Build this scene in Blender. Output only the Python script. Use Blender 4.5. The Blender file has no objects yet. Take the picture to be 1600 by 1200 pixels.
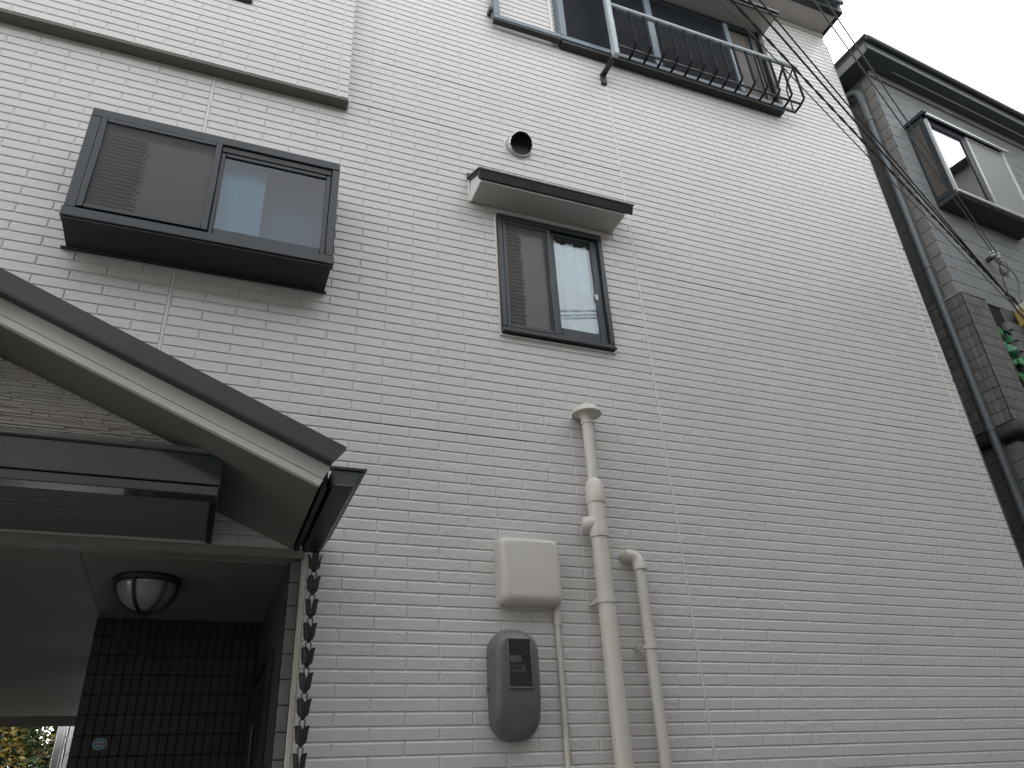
import bpy, bmesh, math, random
from mathutils import Matrix, Vector
random.seed(7)
R_ = math.radians
scene = bpy.context.scene
col = scene.collection

# ------------------------------------------------------------------ camera
CAM = Vector((-2.650, -3.8434, 1.550))
RX = Vector((0.931846, -0.359494, -0.049259))
RD = Vector((0.136013, 0.471918, -0.871088))
RF = Vector((0.336397, 0.805020, 0.488651))
FPX = 1202.56
cd = bpy.data.cameras.new('camera')
cd.sensor_fit = 'HORIZONTAL'; cd.sensor_width = 36.0; cd.lens = 36.0 * FPX / 1600.0
cd.clip_start = 0.05; cd.clip_end = 2000
cam = bpy.data.objects.new('camera', cd)
m = Matrix((RX, -RD, -RF)).transposed().to_4x4(); m.translation = CAM
cam.matrix_world = m
col.objects.link(cam); scene.camera = cam

# ------------------------------------------------------------------ sky, sun, exposure
SUN_EL, SUN_AZ = 50.0, 22.0     # azimuth: clockwise from +Y
world = bpy.data.worlds.new('World'); scene.world = world; world.use_nodes = True
nt = world.node_tree; nt.nodes.clear()
sky = nt.nodes.new('ShaderNodeTexSky'); sky.sky_type = 'NISHITA'; sky.sun_disc = False
sky.sun_elevation = R_(SUN_EL); sky.sun_rotation = R_(SUN_AZ)
sky.air_density = 1.0; sky.dust_density = 1.5; sky.ozone_density = 1.0
hs = nt.nodes.new('ShaderNodeHueSaturation'); hs.inputs['Saturation'].default_value = 0.12
cl = nt.nodes.new('ShaderNodeTexNoise'); cl.inputs['Scale'].default_value = 1.6; cl.inputs['Detail'].default_value = 4
mr = nt.nodes.new('ShaderNodeMapRange'); mr.inputs['From Min'].default_value = .3; mr.inputs['From Max'].default_value = .7
mr.inputs['To Min'].default_value = .95; mr.inputs['To Max'].default_value = 1.12
tc = nt.nodes.new('ShaderNodeTexCoord')
mul = nt.nodes.new('ShaderNodeVectorMath'); mul.operation = 'SCALE'
bg = nt.nodes.new('ShaderNodeBackground'); bg.inputs['Strength'].default_value = 0.15
wo = nt.nodes.new('ShaderNodeOutputWorld')
nt.links.new(tc.outputs['Generated'], cl.inputs['Vector'])
nt.links.new(sky.outputs[0], hs.inputs['Color']); nt.links.new(cl.outputs[0], mr.inputs[0])
nt.links.new(hs.outputs[0], mul.inputs[0]); nt.links.new(mr.outputs[0], mul.inputs['Scale'])
nt.links.new(mul.outputs[0], bg.inputs['Color']); nt.links.new(bg.outputs[0], wo.inputs[0])
sl = bpy.data.lights.new('sun', 'SUN'); sl.energy = 0.5; sl.angle = R_(40); sl.color = (1, .97, .93)
so = bpy.data.objects.new('sun', sl); col.objects.link(so)
az = R_(SUN_AZ); el = R_(SUN_EL)
sdir = Vector((math.sin(az) * math.cos(el), math.cos(az) * math.cos(el), math.sin(el)))
so.rotation_euler = sdir.to_track_quat('Z', 'Y').to_euler(); so.location = (0, -10, 20)
vs = scene.view_settings
vs.view_transform = 'Standard'; vs.look = 'None'; vs.gamma = 1.0; vs.exposure = 2.30; vs.use_curve_mapping = False

# ------------------------------------------------------------------ materials
MATS = {}
def mat(name, color, rough=.5, metal=0., spec=.5, bump=0., bscale=60., var=0., vscale=3., coat=0., trans=0., alpha=1., stretch=None, dirt=None, detail=6):
    if name in MATS: return MATS[name]
    M = bpy.data.materials.new(name); M.use_nodes = True; n = M.node_tree; P = n.nodes['Principled BSDF']
    P.inputs['Base Color'].default_value = (*color, 1); P.inputs['Roughness'].default_value = rough
    P.inputs['Metallic'].default_value = metal; P.inputs['Specular IOR Level'].default_value = spec
    P.inputs['Coat Weight'].default_value = coat; P.inputs['Transmission Weight'].default_value = trans
    P.inputs['Alpha'].default_value = alpha
    geo = n.nodes.new('ShaderNodeNewGeometry')
    src = geo.outputs['Position']
    if stretch:
        mp = n.nodes.new('ShaderNodeVectorMath'); mp.operation = 'MULTIPLY'; mp.inputs[1].default_value = stretch
        n.links.new(src, mp.inputs[0]); src = mp.outputs[0]
    if var or dirt:
        t = n.nodes.new('ShaderNodeTexNoise'); t.inputs['Scale'].default_value = vscale; t.inputs['Detail'].default_value = 7
        t.inputs['Roughness'].default_value = .62
        n.links.new(src, t.inputs['Vector'])
        r = n.nodes.new('ShaderNodeMapRange'); r.inputs['From Min'].default_value = .3; r.inputs['From Max'].default_value = .7
        r.inputs['To Min'].default_value = 1 - var; r.inputs['To Max'].default_value = 1 + var
        n.links.new(t.outputs[0], r.inputs[0])
        v = n.nodes.new('ShaderNodeVectorMath'); v.operation = 'SCALE'; v.inputs[0].default_value = color
        n.links.new(r.outputs[0], v.inputs['Scale']); n.links.new(v.outputs[0], P.inputs['Base Color'])
        r2 = n.nodes.new('ShaderNodeMapRange'); r2.inputs['From Min'].default_value = .3; r2.inputs['From Max'].default_value = .7
        r2.inputs['To Min'].default_value = max(.02, rough * .85); r2.inputs['To Max'].default_value = min(1, rough * 1.18)
        n.links.new(t.outputs[0], r2.inputs[0]); n.links.new(r2.outputs[0], P.inputs['Roughness'])
    if bump:
        t2 = n.nodes.new('ShaderNodeTexNoise'); t2.inputs['Scale'].default_value = bscale; t2.inputs['Detail'].default_value = detail
        n.links.new(src, t2.inputs['Vector'])
        b = n.nodes.new('ShaderNodeBump'); b.inputs['Strength'].default_value = bump; b.inputs['Distance'].default_value = .01
        n.links.new(t2.outputs[0], b.inputs['Height']); n.links.new(b.outputs[0], P.inputs['Normal'])
    MATS[name] = M; return M

WALLC = (.562, .541, .520)
PAINT = mat('wall_paint', WALLC, .33, spec=.6, bump=.28, bscale=46, var=.035, vscale=1.3)
PAINT_R = mat('wall_paint_rough', WALLC, .33, spec=.6, bump=.55, bscale=38, var=.035, vscale=1.3)
JOINT = mat('joint_paint', (.57, .548, .518), .55, bump=.2, bscale=120, var=.06, vscale=6)
GAPSHADE = mat('panel_gap_shade', (.07, .065, .06), .9)  # dark colour stands in for shade inside the panel gaps
SEAL = mat('sealant', (.63, .61, .585), .45, bump=.1, bscale=50)
PIPE = mat('painted_pipe', (.58, .545, .49), .33, bump=.06, bscale=25, var=.04, vscale=5)
BOXP = mat('painted_box', (.57, .54, .49), .30, bump=.05, bscale=30, var=.03, vscale=4)
WHITE = mat('white_trim', (.66, .64, .61), .45, bump=.08, bscale=40, var=.05, vscale=3)
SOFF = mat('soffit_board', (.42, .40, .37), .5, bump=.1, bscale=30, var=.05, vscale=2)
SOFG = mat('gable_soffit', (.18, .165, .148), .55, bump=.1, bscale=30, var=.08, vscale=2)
SLATE = mat('slate_aluminium', (.017, .023, .027), .34, spec=.5, bump=.03, bscale=50, var=.10, vscale=4)
SLATE2 = mat('slate_light_aluminium', (.115, .15, .175), .38, spec=.6, bump=.03, bscale=50, var=.12, vscale=5)
RAILM = mat('rail_aluminium', (.33, .38, .39), .42, spec=.5, var=.15, vscale=9, bump=.05, bscale=60)
BLACK = mat('black_metal', (.016, .016, .017), .42, bump=.04, bscale=40, var=.15, vscale=4)
UNDER = mat('dark_underside', (.018, .018, .018), .6, var=.15, vscale=4, bump=.05)
ROOFM = mat('roof_metal', (.045, .046, .047), .48, bump=.06, bscale=18, var=.12, vscale=2.5)
NAVY = mat('gloss_navy', (.040, .050, .058), .16, spec=.7, coat=.5, var=.12, vscale=1.5)
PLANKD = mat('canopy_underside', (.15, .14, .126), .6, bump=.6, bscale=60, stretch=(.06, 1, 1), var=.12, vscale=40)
STONE = mat('split_stone', (.64, .61, .56), .5, bump=.18, bscale=60, var=.05, vscale=4)
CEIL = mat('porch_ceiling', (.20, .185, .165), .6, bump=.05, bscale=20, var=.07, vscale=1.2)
TILED = mat('dark_tile', (.016, .0155, .015), .4, bump=.03, bscale=50, var=.25, vscale=6)
TILED2 = mat('dark_tile_warm', (.022, .021, .019), .4, bump=.03, bscale=50, var=.25, vscale=6)
GROUT = mat('dark_grout', (.009, .009, .009), .9)
JTILE = mat('grey_jamb_tile', (.165, .16, .155), .42, bump=.12, bscale=60, var=.10, vscale=9)
METER = mat('meter_plastic', (.135, .13, .122), .42, bump=.05, bscale=160, var=.05, vscale=7)
STEEL = mat('stainless_steel', (.62, .63, .63), .30, metal=1, bump=.03, bscale=30, var=.06, vscale=9)
IRON = mat('cast_iron', (.022, .021, .021), .48, bump=.12, bscale=140, var=.2, vscale=20)
PAPER = mat('paper_white', (.62, .64, .65), .5)
INK = mat('ink_grey', (.12, .13, .14), .6)
LCD = mat('lcd_grey', (.11, .12, .12), .25)
DIAL = mat('meter_inside', (.035, .04, .045), .4)
CURT = mat('pale_curtain', (.80, .92, .96), .8, bump=.1, bscale=20, var=.05, vscale=3)
CURT2 = mat('blue_curtain', (.40, .54, .60), .8, bump=.1, bscale=20, var=.06, vscale=3)
FROST = mat('frosted_panel', (.52, .50, .465), .35, var=.05, vscale=2)
FROST2 = mat('bay_frosted_panel', (.26, .247, .228), .35, var=.06, vscale=2)
BLIND = mat('blind_slat', (.20, .165, .14), .5, var=.15, vscale=12)
BLINDE = mat('blind_edge', (.42, .38, .33), .5, var=.2, vscale=20)
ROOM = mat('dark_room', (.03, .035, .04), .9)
SKYTINT = mat('sky_tint_board', (.095, .15, .20), .9)  # blue board colour imitates the sky reflected in the bay pane
NSIDE = mat('neighbour_siding', (.185, .196, .196), .6, bump=1., bscale=55, stretch=(.22, .22, 1.2), var=.22, vscale=22)
NCORN = mat('neighbour_corner', (.17, .162, .148), .65, bump=1., bscale=60, var=.12, vscale=9)
NPAN = mat('neighbour_panel', (.095, .097, .095), .6, bump=.3, bscale=30, var=.16, vscale=3)
NEAV = mat('neighbour_soffit', (.055, .067, .075), .55, bump=.1, bscale=30, var=.12, vscale=3)
NFAS = mat('neighbour_fascia', (.15, .155, .15), .5, bump=.1, bscale=30, var=.15, vscale=4)
NTILE = mat('neighbour_tile', (.125, .121, .114), .4, bump=.15, bscale=60, var=.14, vscale=9)
NPIPE = mat('neighbour_pipe', (.075, .085, .09), .4, bump=.05, bscale=30, var=.15, vscale=5)
NSIL = mat('bright_aluminium', (.50, .51, .50), .35, metal=.6, var=.06, vscale=9)
NWOOD = mat('old_shutter_board', (.060, .050, .042), .7, bump=.5, bscale=40, stretch=(1, 1, .15), var=.3, vscale=14)
CABLE = mat('cable_black', (.014, .014, .018), .5)
CABLEG = mat('cable_grey', (.10, .10, .10), .5)
PORC = mat('porcelain', (.45, .46, .46), .2)
BRASS = mat('yellowed_plastic', (.36, .26, .07), .45, var=.2, vscale=30)
CREAM = mat('cream_box', (.45, .45, .38), .45, var=.1, vscale=12)
LEAFA = mat('leaf_green', (.035, .06, .010), .5, var=.5, vscale=5)
LEAFB = mat('leaf_olive', (.15, .105, .012), .5, var=.5, vscale=5)
LEAFC = mat('leaf_dark', (.02, .04, .012), .5, var=.4, vscale=5)
IVY = mat('ivy_leaf', (.015, .17, .055), .4, var=.35, vscale=30)
BARK = mat('bark', (.10, .075, .05), .9, bump=.6, bscale=30, var=.3, vscale=9)
WOODO = mat('orange_wood', (.28, .13, .035), .7, bump=.3, bscale=30, stretch=(1, 1, .2), var=.25, vscale=9)
GREYP = mat('grey_painted_post', (.42, .43, .44), .5, var=.08, vscale=6, bump=.1)
ASPH = mat('worn_concrete', (.14, .137, .13), .9, bump=.4, bscale=60, var=.2, vscale=2)
OPP = mat('opposite_render', (.15, .145, .135), .8, bump=.3, bscale=20, var=.1, vscale=1)
OPPR = mat('opposite_roof', (.06, .06, .065), .7, bump=.3, bscale=8, var=.2, vscale=2)
STK = mat('sticker_blue', (.025, .22, .33), .35)
STKW = mat('sticker_white', (.55, .62, .64), .35)
STKR = mat('sticker_red', (.5, .12, .14), .35)
LAMPG = mat('lamp_opal', (.24, .24, .24), .04, spec=.8)

def glass_mat(name, tint, alpha, rough=.02):
    M = bpy.data.materials.new(name); M.use_nodes = True; n = M.node_tree; n.nodes.clear()
    o = n.nodes.new('ShaderNodeOutputMaterial'); mx = n.nodes.new('ShaderNodeMixShader')
    t = n.nodes.new('ShaderNodeBsdfTransparent'); t.inputs[0].default_value = (*tint, 1)
    g = n.nodes.new('ShaderNodeBsdfGlossy'); g.inputs['Roughness'].default_value = rough; g.inputs[0].default_value = (.96, .98, 1, 1)
    fr = n.nodes.new('ShaderNodeFresnel'); fr.inputs[0].default_value = 1.5
    ad = n.nodes.new('ShaderNodeMath'); ad.operation = 'ADD'; ad.inputs[1].default_value = alpha; ad.use_clamp = True
    geo = n.nodes.new('ShaderNodeNewGeometry')
    tn = n.nodes.new('ShaderNodeTexNoise'); tn.inputs['Scale'].default_value = 1.1; tn.inputs['Detail'].default_value = 1
    b = n.nodes.new('ShaderNodeBump'); b.inputs['Strength'].default_value = .02; b.inputs['Distance'].default_value = .1
    n.links.new(geo.outputs['Position'], tn.inputs['Vector']); n.links.new(tn.outputs[0], b.inputs['Height']); n.links.new(b.outputs[0], g.inputs['Normal'])
    n.links.new(fr.outputs[0], ad.inputs[0]); n.links.new(ad.outputs[0], mx.inputs[0])
    n.links.new(t.outputs[0], mx.inputs[1]); n.links.new(g.outputs[0], mx.inputs[2]); n.links.new(mx.outputs[0], o.inputs[0])
    return M
GLASS = glass_mat('window_glass', (.94, .97, .98), .07)
GLASSB = glass_mat('bay_glass', (.62, .82, .94), .025)  # blue tint also imitates the reflected sky
GLASSN = glass_mat('neighbour_glass', (.35, .37, .38), .32)
GLASSM = glass_mat('meter_glass', (.75, .78, .8), .01)
SCREEN = glass_mat('insect_screen', (.72, .70, .67), .0, .6)

# ------------------------------------------------------------------ mesh helpers
class MB:
    def __init__(s): s.v = []; s.f = []
    def add(s, vs, fs):
        o = len(s.v); s.v += [tuple(v) for v in vs]; s.f += [tuple(i + o for i in f) for f in fs]; return s
    def box(s, x0, x1, y0, y1, z0, z1, b=0, seg=1):
        if x0 > x1: x0, x1 = x1, x0
        if y0 > y1: y0, y1 = y1, y0
        if z0 > z1: z0, z1 = z1, z0
        if b <= 0:
            return s.add([(x0,y0,z0),(x1,y0,z0),(x1,y1,z0),(x0,y1,z0),(x0,y0,z1),(x1,y0,z1),(x1,y1,z1),(x0,y1,z1)],
                  [(0,3,2,1),(4,5,6,7),(0,1,5,4),(1,2,6,5),(2,3,7,6),(3,0,4,7)])
        bm = bmesh.new(); bmesh.ops.create_cube(bm, size=1)
        for v in bm.verts: v.co = ((x0+x1)/2 + v.co.x*(x1-x0), (y0+y1)/2 + v.co.y*(y1-y0), (z0+z1)/2 + v.co.z*(z1-z0))
        b = min(b, .45*min(x1-x0, y1-y0, z1-z0))
        bmesh.ops.bevel(bm, geom=bm.edges[:], offset=b, segments=seg, profile=.5, affect='EDGES')
        return s.bm(bm)
    def bm(s, bm):
        bm.verts.index_update()
        s.add([v.co[:] for v in bm.verts], [[v.index for v in f.verts] for f in bm.faces]); bm.free(); return s
    def prism(s, poly, axis, a0, a1):
        """poly: 2D points; axis the extrusion axis"""
        def P(p, a):
            if axis == 'x': return (a, p[0], p[1])
            if axis == 'y': return (p[0], a, p[1])
            return (p[0], p[1], a)
        n = len(poly)
        vs = [P(p, a0) for p in poly] + [P(p, a1) for p in poly]
        fs = [tuple(range(n)), tuple(range(2*n-1, n-1, -1))] + [(i, i+n, (i+1) % n + n, (i+1) % n) for i in range(n)]
        s.add(vs, fs); return s
    def tube(s, path, r, n=12, cap=True, flat=None):
        path = [Vector(p) for p in path]; k = len(path)
        rs = r if isinstance(r, (list, tuple)) else [r]*k
        T = []
        for i in range(k):
            d = path[min(i+1, k-1)] - path[max(i-1, 0)]
            T.append(d.normalized() if d.length > 1e-9 else Vector((0, 0, 1)))
        u = T[0].orthogonal().normalized(); vs = []
        for i in range(k):
            u = (u - T[i]*u.dot(T[i]))
            u = u.normalized() if u.length > 1e-6 else T[i].orthogonal().normalized()
            w = T[i].cross(u)
            for j in range(n):
                a = 2*math.pi*j/n
                vs.append(path[i] + (u*math.cos(a) + w*math.sin(a))*rs[i])
        fs = [(i*n+j, i*n+(j+1) % n, (i+1)*n+(j+1) % n, (i+1)*n+j) for i in range(k-1) for j in range(n)]
        if cap: fs += [tuple(range(n-1, -1, -1)), tuple(range((k-1)*n, k*n))]
        s.add(vs, fs); return s
    def lathe(s, prof, c, n=32, axis='z'):
        """prof: (r, h) pairs round an axis through c"""
        vs = []
        for r, h in prof:
            for j in range(n):
                a = 2*math.pi*j/n; x, y = r*math.cos(a), r*math.sin(a)
                vs.append((c[0]+x, c[1]+y, c[2]+h) if axis == 'z' else (c[0]+x, c[1]+h, c[2]+y))
        k = len(prof)
        s.add(vs, [(i*n+j, i*n+(j+1) % n, (i+1)*n+(j+1) % n, (i+1)*n+j) for i in range(k-1) for j in range(n)]); return s
    def loft(s, rings, cap=True):
        n = len(rings[0]); k = len(rings); vs = [p for r in rings for p in r]
        fs = [(i*n+j, i*n+(j+1) % n, (i+1)*n+(j+1) % n, (i+1)*n+j) for i in range(k-1) for j in range(n)]
        if cap: fs += [tuple(range(n-1, -1, -1)), tuple(range((k-1)*n, k*n))]
        s.add(vs, fs); return s
    def mesh(s, name, m, smooth=True, ang=38):
        me = bpy.data.meshes.new(name); me.from_pydata(s.v, [], s.f); me.validate()
        bm = bmesh.new(); bm.from_mesh(me); bmesh.ops.recalc_face_normals(bm, faces=bm.faces); bm.to_mesh(me); bm.free()
        if m: me.materials.append(m)
        if smooth:
            me.polygons.foreach_set('use_smooth', [True]*len(me.polygons)); me.set_sharp_from_angle(angle=R_(ang))
        return me

def tag(o, label=None, cat=None, group=None, kind=None):
    if label: o['label'] = label
    if cat: o['category'] = cat
    if group: o['group'] = group
    if kind: o['kind'] = kind
    return o
def empty(name, loc, label, cat, group=None, rz=0):
    o = bpy.data.objects.new(name, None); col.objects.link(o); o.location = loc; o.rotation_euler = (0, 0, rz)
    o.empty_display_size = .2
    o['_inv'] = 0
    return tag(o, label, cat, group)
def put(name, me, parent=None, loc=(0, 0, 0), local=False):
    o = bpy.data.objects.new(name, me); col.objects.link(o); o.location = loc
    if parent:
        o.parent = parent
        if parent.type == 'EMPTY' and not local:
            o.matrix_parent_inverse = Matrix.Translation(parent.location).inverted()
    return o
def part(name, mb, m, parent=None, kind=None, label=None, smooth=True, ang=38, local=False):
    o = put(name, mb.mesh(name, m, smooth, ang), parent, local=local)
    return tag(o, label, None, None, kind)
def thing(name, mb, m, label, cat, group=None, smooth=True):
    o = put(name, mb.mesh(name, m, smooth)); return tag(o, label, cat, group)
def structure(name, mb, m):
    o = put(name, mb.mesh(name, m, False)); return tag(o, kind='structure')
def proj(p):
    q = Vector(p) - CAM; w = q.dot(RF)
    if w <= .1: return (-9e3, -9e3, w)
    return (800 + FPX*q.dot(RX)/w, 600 + FPX*q.dot(RD)/w, w)

# ================================================================== SETTING
structure('lane', MB().add([(-300,-300,0),(300,-300,0),(300,300,0),(-300,300,0)], [(0,1,2,3)]), ASPH)

# ================================================================== HOUSE
H = empty('house', (-1.0, 0, 0), 'three storey house clad in painted pale grey brick siding, filling most of the view', 'house')
BL, BH, Z0 = .33681, .0624, 3.1902
XL, XR, ZT = -5.3, 2.945, 9.02
LINT = 2.728
OPX0, OPX1 = -4.95, -2.2086           # porch opening
PX1, PZ0, PY = -2.183, 5.91, -.085    # projecting upper panel
SW = (-1.098, -.283, 4.245, 5.24)     # small window
UW = (-.44, 1.915, 7.335, 8.46)       # upper window
MY, FY = .0022, -.0035                 # joint plane and brick face plane

def rect_minus(x0, x1, z0, z1, holes):
    xs = sorted({x0, x1, *[h[0] for h in holes], *[h[1] for h in holes]}); zs = sorted({z0, z1, *[h[2] for h in holes], *[h[3] for h in holes]})
    xs = [x for x in xs if x0 <= x <= x1]; zs = [z for z in zs if z0 <= z <= z1]
    out = []
    for a, b in zip(xs, xs[1:]):
        for c, d in zip(zs, zs[1:]):
            mx, mz = (a+b)/2, (c+d)/2
            if any(h[0] < mx < h[1] and h[2] < mz < h[3] for h in holes): continue
            out.append((a, b, c, d))
    return out
wall_holes = [(OPX0, OPX1, -1, LINT), (SW[0]+.02, SW[1]-.02, SW[2]+.02, SW[3]-.02), (UW[0]+.02, UW[1]-.02, UW[2]+.02, UW[3]-.02), (-3.55, -2.27, 4.38, 5.08)]
mb = MB()
for a, b, c, d in rect_minus(XL, XR, 0, ZT+.1, wall_holes): mb.add([(a,MY,c),(b,MY,c),(b,MY,d),(a,MY,d)], [(0,1,2,3)])
# returns: right side, rear, left side
mb.add([(XR,MY,0),(XR,7,0),(XR,7,ZT+.1),(XR,MY,ZT+.1)], [(0,1,2,3)])
mb.add([(XL,MY,0),(XL,7,0),(XL,7,ZT+.1),(XL,MY,ZT+.1)], [(0,1,2,3)])
for a, b, c, d in rect_minus(XL, XR, 0, ZT+.1, [(OPX0, -3.22, -1, 2.70)]): mb.add([(a,7,c),(b,7,c),(b,7,d),(a,7,d)], [(0,1,2,3)])
# reveals of the small and upper windows
for (a, b, c, d) in wall_holes[1:]:
    yb = .28
    mb.add([(a,MY,c),(b,MY,c),(b,MY,d),(a,MY,d),(a,yb,c),(b,yb,c),(b,yb,d),(a,yb,d)], [(0,1,5,4),(1,2,6,5),(2,3,7,6),(3,0,4,7)])
WALL = part('wall', mb, JOINT, H, smooth=False)

SEAMS = [-3.045, 0.0, 2.842]
def cut(a, b, g=.005):
    segs = [(a, b)]
    for s in SEAMS:
        ns = []
        for p, q in segs:
            if p < s < q: ns += [(p, s-g), (s+g, q)]
            else: ns.append((p, q))
        segs = ns
    return segs
JX = .0006
JG = .0028     # joint gap between brick backs
def brick_mesh_v(w, h, gx=.0070, gt=.0105, gb=.0022):
    """frustum with its back lower-left corner at the origin, brick face towards -Y"""
    d = MY - FY
    return [(0,0,0),(w,0,0),(w,0,h),(0,0,h),(gx,-d,gb),(w-gx,-d,gb),(w-gx,-d,h-gt),(gx,-d,h-gt)]
BF = [(4,5,6,7),(0,1,5,4),(1,2,6,5),(2,3,7,6),(3,0,4,7)]
def sub(seg, holes, z0, z1):
    segs = [seg]
    for hx0, hx1, hz0, hz1 in holes:
        if z1 <= hz0 or z0 >= hz1: continue
        ns = []
        for a, b in segs:
            if b <= hx0 or a >= hx1: ns.append((a, b)); continue
            if a < hx0: ns.append((a, hx0))
            if b > hx1: ns.append((hx1, b))
        segs = ns
    return segs
bricks = []
brick_holes = [(OPX0-.03, -2.197, -1, LINT+.022), (SW[0]+.004, SW[1]-.004, SW[2]+.004, SW[3]-.004), (UW[0]+.004, UW[1]-.004, UW[2]+.004, UW[3]-.004), (-3.55, -2.27, 4.38, 5.08), (-9, PX1-.005, PZ0+.02, 99)]
k0, k1 = -50, 93
WIDE = {}
for k in range(k0, k1):
    zb = Z0 + k*BH; zt = zb + BH - JG
    if zb < .05 or zt > ZT: continue
    off = .5 if k % 2 else 0.
    u = math.floor(XL/BL) - 1
    while (u+off)*BL < XR:
        a, b = max((u+off)*BL + JX/2, XL), min((u+off+1)*BL - JX/2, XR)
        u += 1
        if b - a < .02: continue
        for p, q in cut(a, b):
            for p2, q2 in sub((p, q), brick_holes, zb, zt):
                if q2 - p2 > .012: bricks.append((p2, zb, q2-p2, zt-zb, 0.))
# projecting upper panel on the left
for k in range(44, 76):
    zb = PZ0 + .012 + (k-44)*BH; zt = zb + BH - JG
    off = 0. if k % 2 else .5
    u = math.floor(XL/BL) - 1
    while (u+off)*BL < PX1-.07:
        a, b = max((u+off)*BL + JX/2, XL), min((u+off+1)*BL - JX/2, PX1-.074)
        u += 1
        if b - a > .02: 
            for p2, q2 in sub((a, b), [(-3.6, -2.90, 6.62, 9)], zb, zt): bricks.append((p2, zb, q2-p2, zt-zb, PY))
    bricks.append((PX1-.07, zb, .07, zt-zb, PY))
# the 300 bricks that show largest become objects; the rest is one joined part
occl = [(0, 430, 560, 900), (760, 835, 890, 1170), (890, 640, 980, 1200), (860, 930, 900, 1200), (980, 860, 1045, 1200), (0, 860, 470, 1200)]
def score(b):
    x, z, w, h, y = b
    P = [proj(p) for p in ((x,y,z),(x+w,y,z),(x+w,y,z+h),(x,y,z+h))]
    cx = sum(p[0] for p in P)/4; cy = sum(p[1] for p in P)/4
    if not (5 < cx < 1595 and 5 < cy < 1195) or P[0][2] < .2: return 0
    for o in occl:
        if o[0] < cx < o[2] and o[1] < cy < o[3]: return 0
    return abs(sum(P[i][0]*P[(i+1) % 4][1] - P[(i+1) % 4][0]*P[i][1] for i in range(4)))/2
ranked = sorted(bricks, key=score, reverse=True)
cache = {}
rest = {0: MB(), 1: MB()}
def rough_zone(x, z):
    return math.sin(x*7.3+z*2.1)+math.sin(z*5.2-x*3.7)+math.sin(x*1.3+2) > .35 and z < 4.6
for i, (x, z, w, h, y) in enumerate(ranked):
    rz = rough_zone(x, z)
    if i < 300:
        key = (round(w, 4), round(h, 4), rz)
        if key not in cache:
            q = MB().add(brick_mesh_v(w, h), BF); cache[key] = q.mesh('brick', PAINT_R if rz else PAINT, False)
        put('brick', cache[key], WALL, (x, MY + y, z))
    else:
        rest[int(rz)].add([(x+p[0], MY+y+p[1], z+p[2]) for p in brick_mesh_v(w, h)], BF)
fo = part('brick_courses', rest[0], PAINT, WALL, kind='stuff', smooth=False)
fo = part('brick_courses', rest[1], PAINT_R, WALL, kind='stuff', smooth=False)
# sealant joints
for s, w in ((-3.045, .006), (0., .0058), (2.842, .004)):
    part('sealant_joint', MB().box(s-w, s+w, FY+.0006, MY+.001, LINT+.03 if s < -2.3 else .05, PZ0 if s < -2.3 else ZT), SEAL, WALL)
# dark strips painting the shade of open gaps between siding panels
for k, xa, xb in ((5, -2.25, -.95), (21, -.29, -.006), (45, -.62, -.006), (29, .35, 1.35), (53, -1.95, -1.15), (45, -2.15, -1.2), (13, 1.9, 2.4)):
    z = Z0 + k*BH
    part('gap_shade_strip', MB().box(xa, xb, .0005, MY+.0015, z-JG-.0003, z+.0012), GAPSHADE, WALL, smooth=False)
# projecting panel body with dark underside trim
pp = part('upper_wall', MB().box(XL, PX1, PY+MY, .0, PZ0+.012, 8.95), JOINT, H, smooth=False)
part('underside_trim', MB().box(XL, PX1+.002, PY-.002, -.0045, PZ0-.012, PZ0+.010, .003), mat('trim_soffit', (.11, .103, .08), .6, var=.15, vscale=5, bump=.1), pp)
part('trim_end_cap', MB().box(PX1+.003, PX1+.012, PY+.004, -.0045, PZ0-.014, PZ0+.035, .002), WHITE, pp)
# upper floor window on the projecting panel
w = part('upper_left_window', MB().box(-3.6, -2.90, PY-.03, PY+.02, 6.612, 6.66, .006), SLATE, H, label='slate window frame cut off by the top edge')
part('frame_post', MB().box(-2.94, -2.905, PY-.028, PY+.02, 6.662, 7.5, .005), SLATE, w)
part('pane', MB().box(-3.6, -2.942, PY-.004, PY+.002, 6.662, 7.5), GLASS, w)

# ---- roof and eaves
rf = part('roof', MB().prism([(-.30, 9.14), (-.30, 9.19), (3.5, 10.4), (7.3, 9.19), (7.3, 9.14)], 'x', XL-.1, 2.985), ROOFM, H, smooth=False)
part('eave_soffit', MB().box(XL-.1, 2.94, -.225, .02, 8.995, 9.02), SOFF, rf)
part('fascia', MB().box(XL-.1, 2.985, -.30, -.23, 8.985, 9.135, .006), SLATE, rf)
part('fascia', MB().box(2.947, 2.985, -.228, 6.9, 8.985, 9.135, .006), SLATE, rf)
part('roof_edge_trim', MB().box(XL-.1, 2.992, -.315, -.2, 9.137, 9.165, .004), NFAS, rf)
part('eave_gutter', MB().box(XL-.1, 2.98, -.36, -.317, 9.07, 9.15, .012), SLATE2, rf)
# frieze under the eave
part('frieze_board', MB().box(XL, XR, -.012, .0, ZT-.09, ZT-.027), PAINT, H)

# ---- corner conduit along the right edge
c = empty('corner_conduit', (2.975, .02, .0), 'thin dark metal conduit running up the right corner of the brick-sided house', 'conduit')
part('tube', MB().tube([(2.972, .022, .05), (2.974, .022, 4.3), (2.972, .022, 8.80), (2.958, .03, 8.9)], .013, 10), mat('conduit_metal', (.20, .20, .22), .22, metal=.9), c)
for z in (1.6, 3.2, 4.55, 5.95, 7.15, 8.45):
    part('clip', MB().box(2.948, 2.992, .006, .040, z-.012, z+.012, .003), IRON, c)

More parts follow.
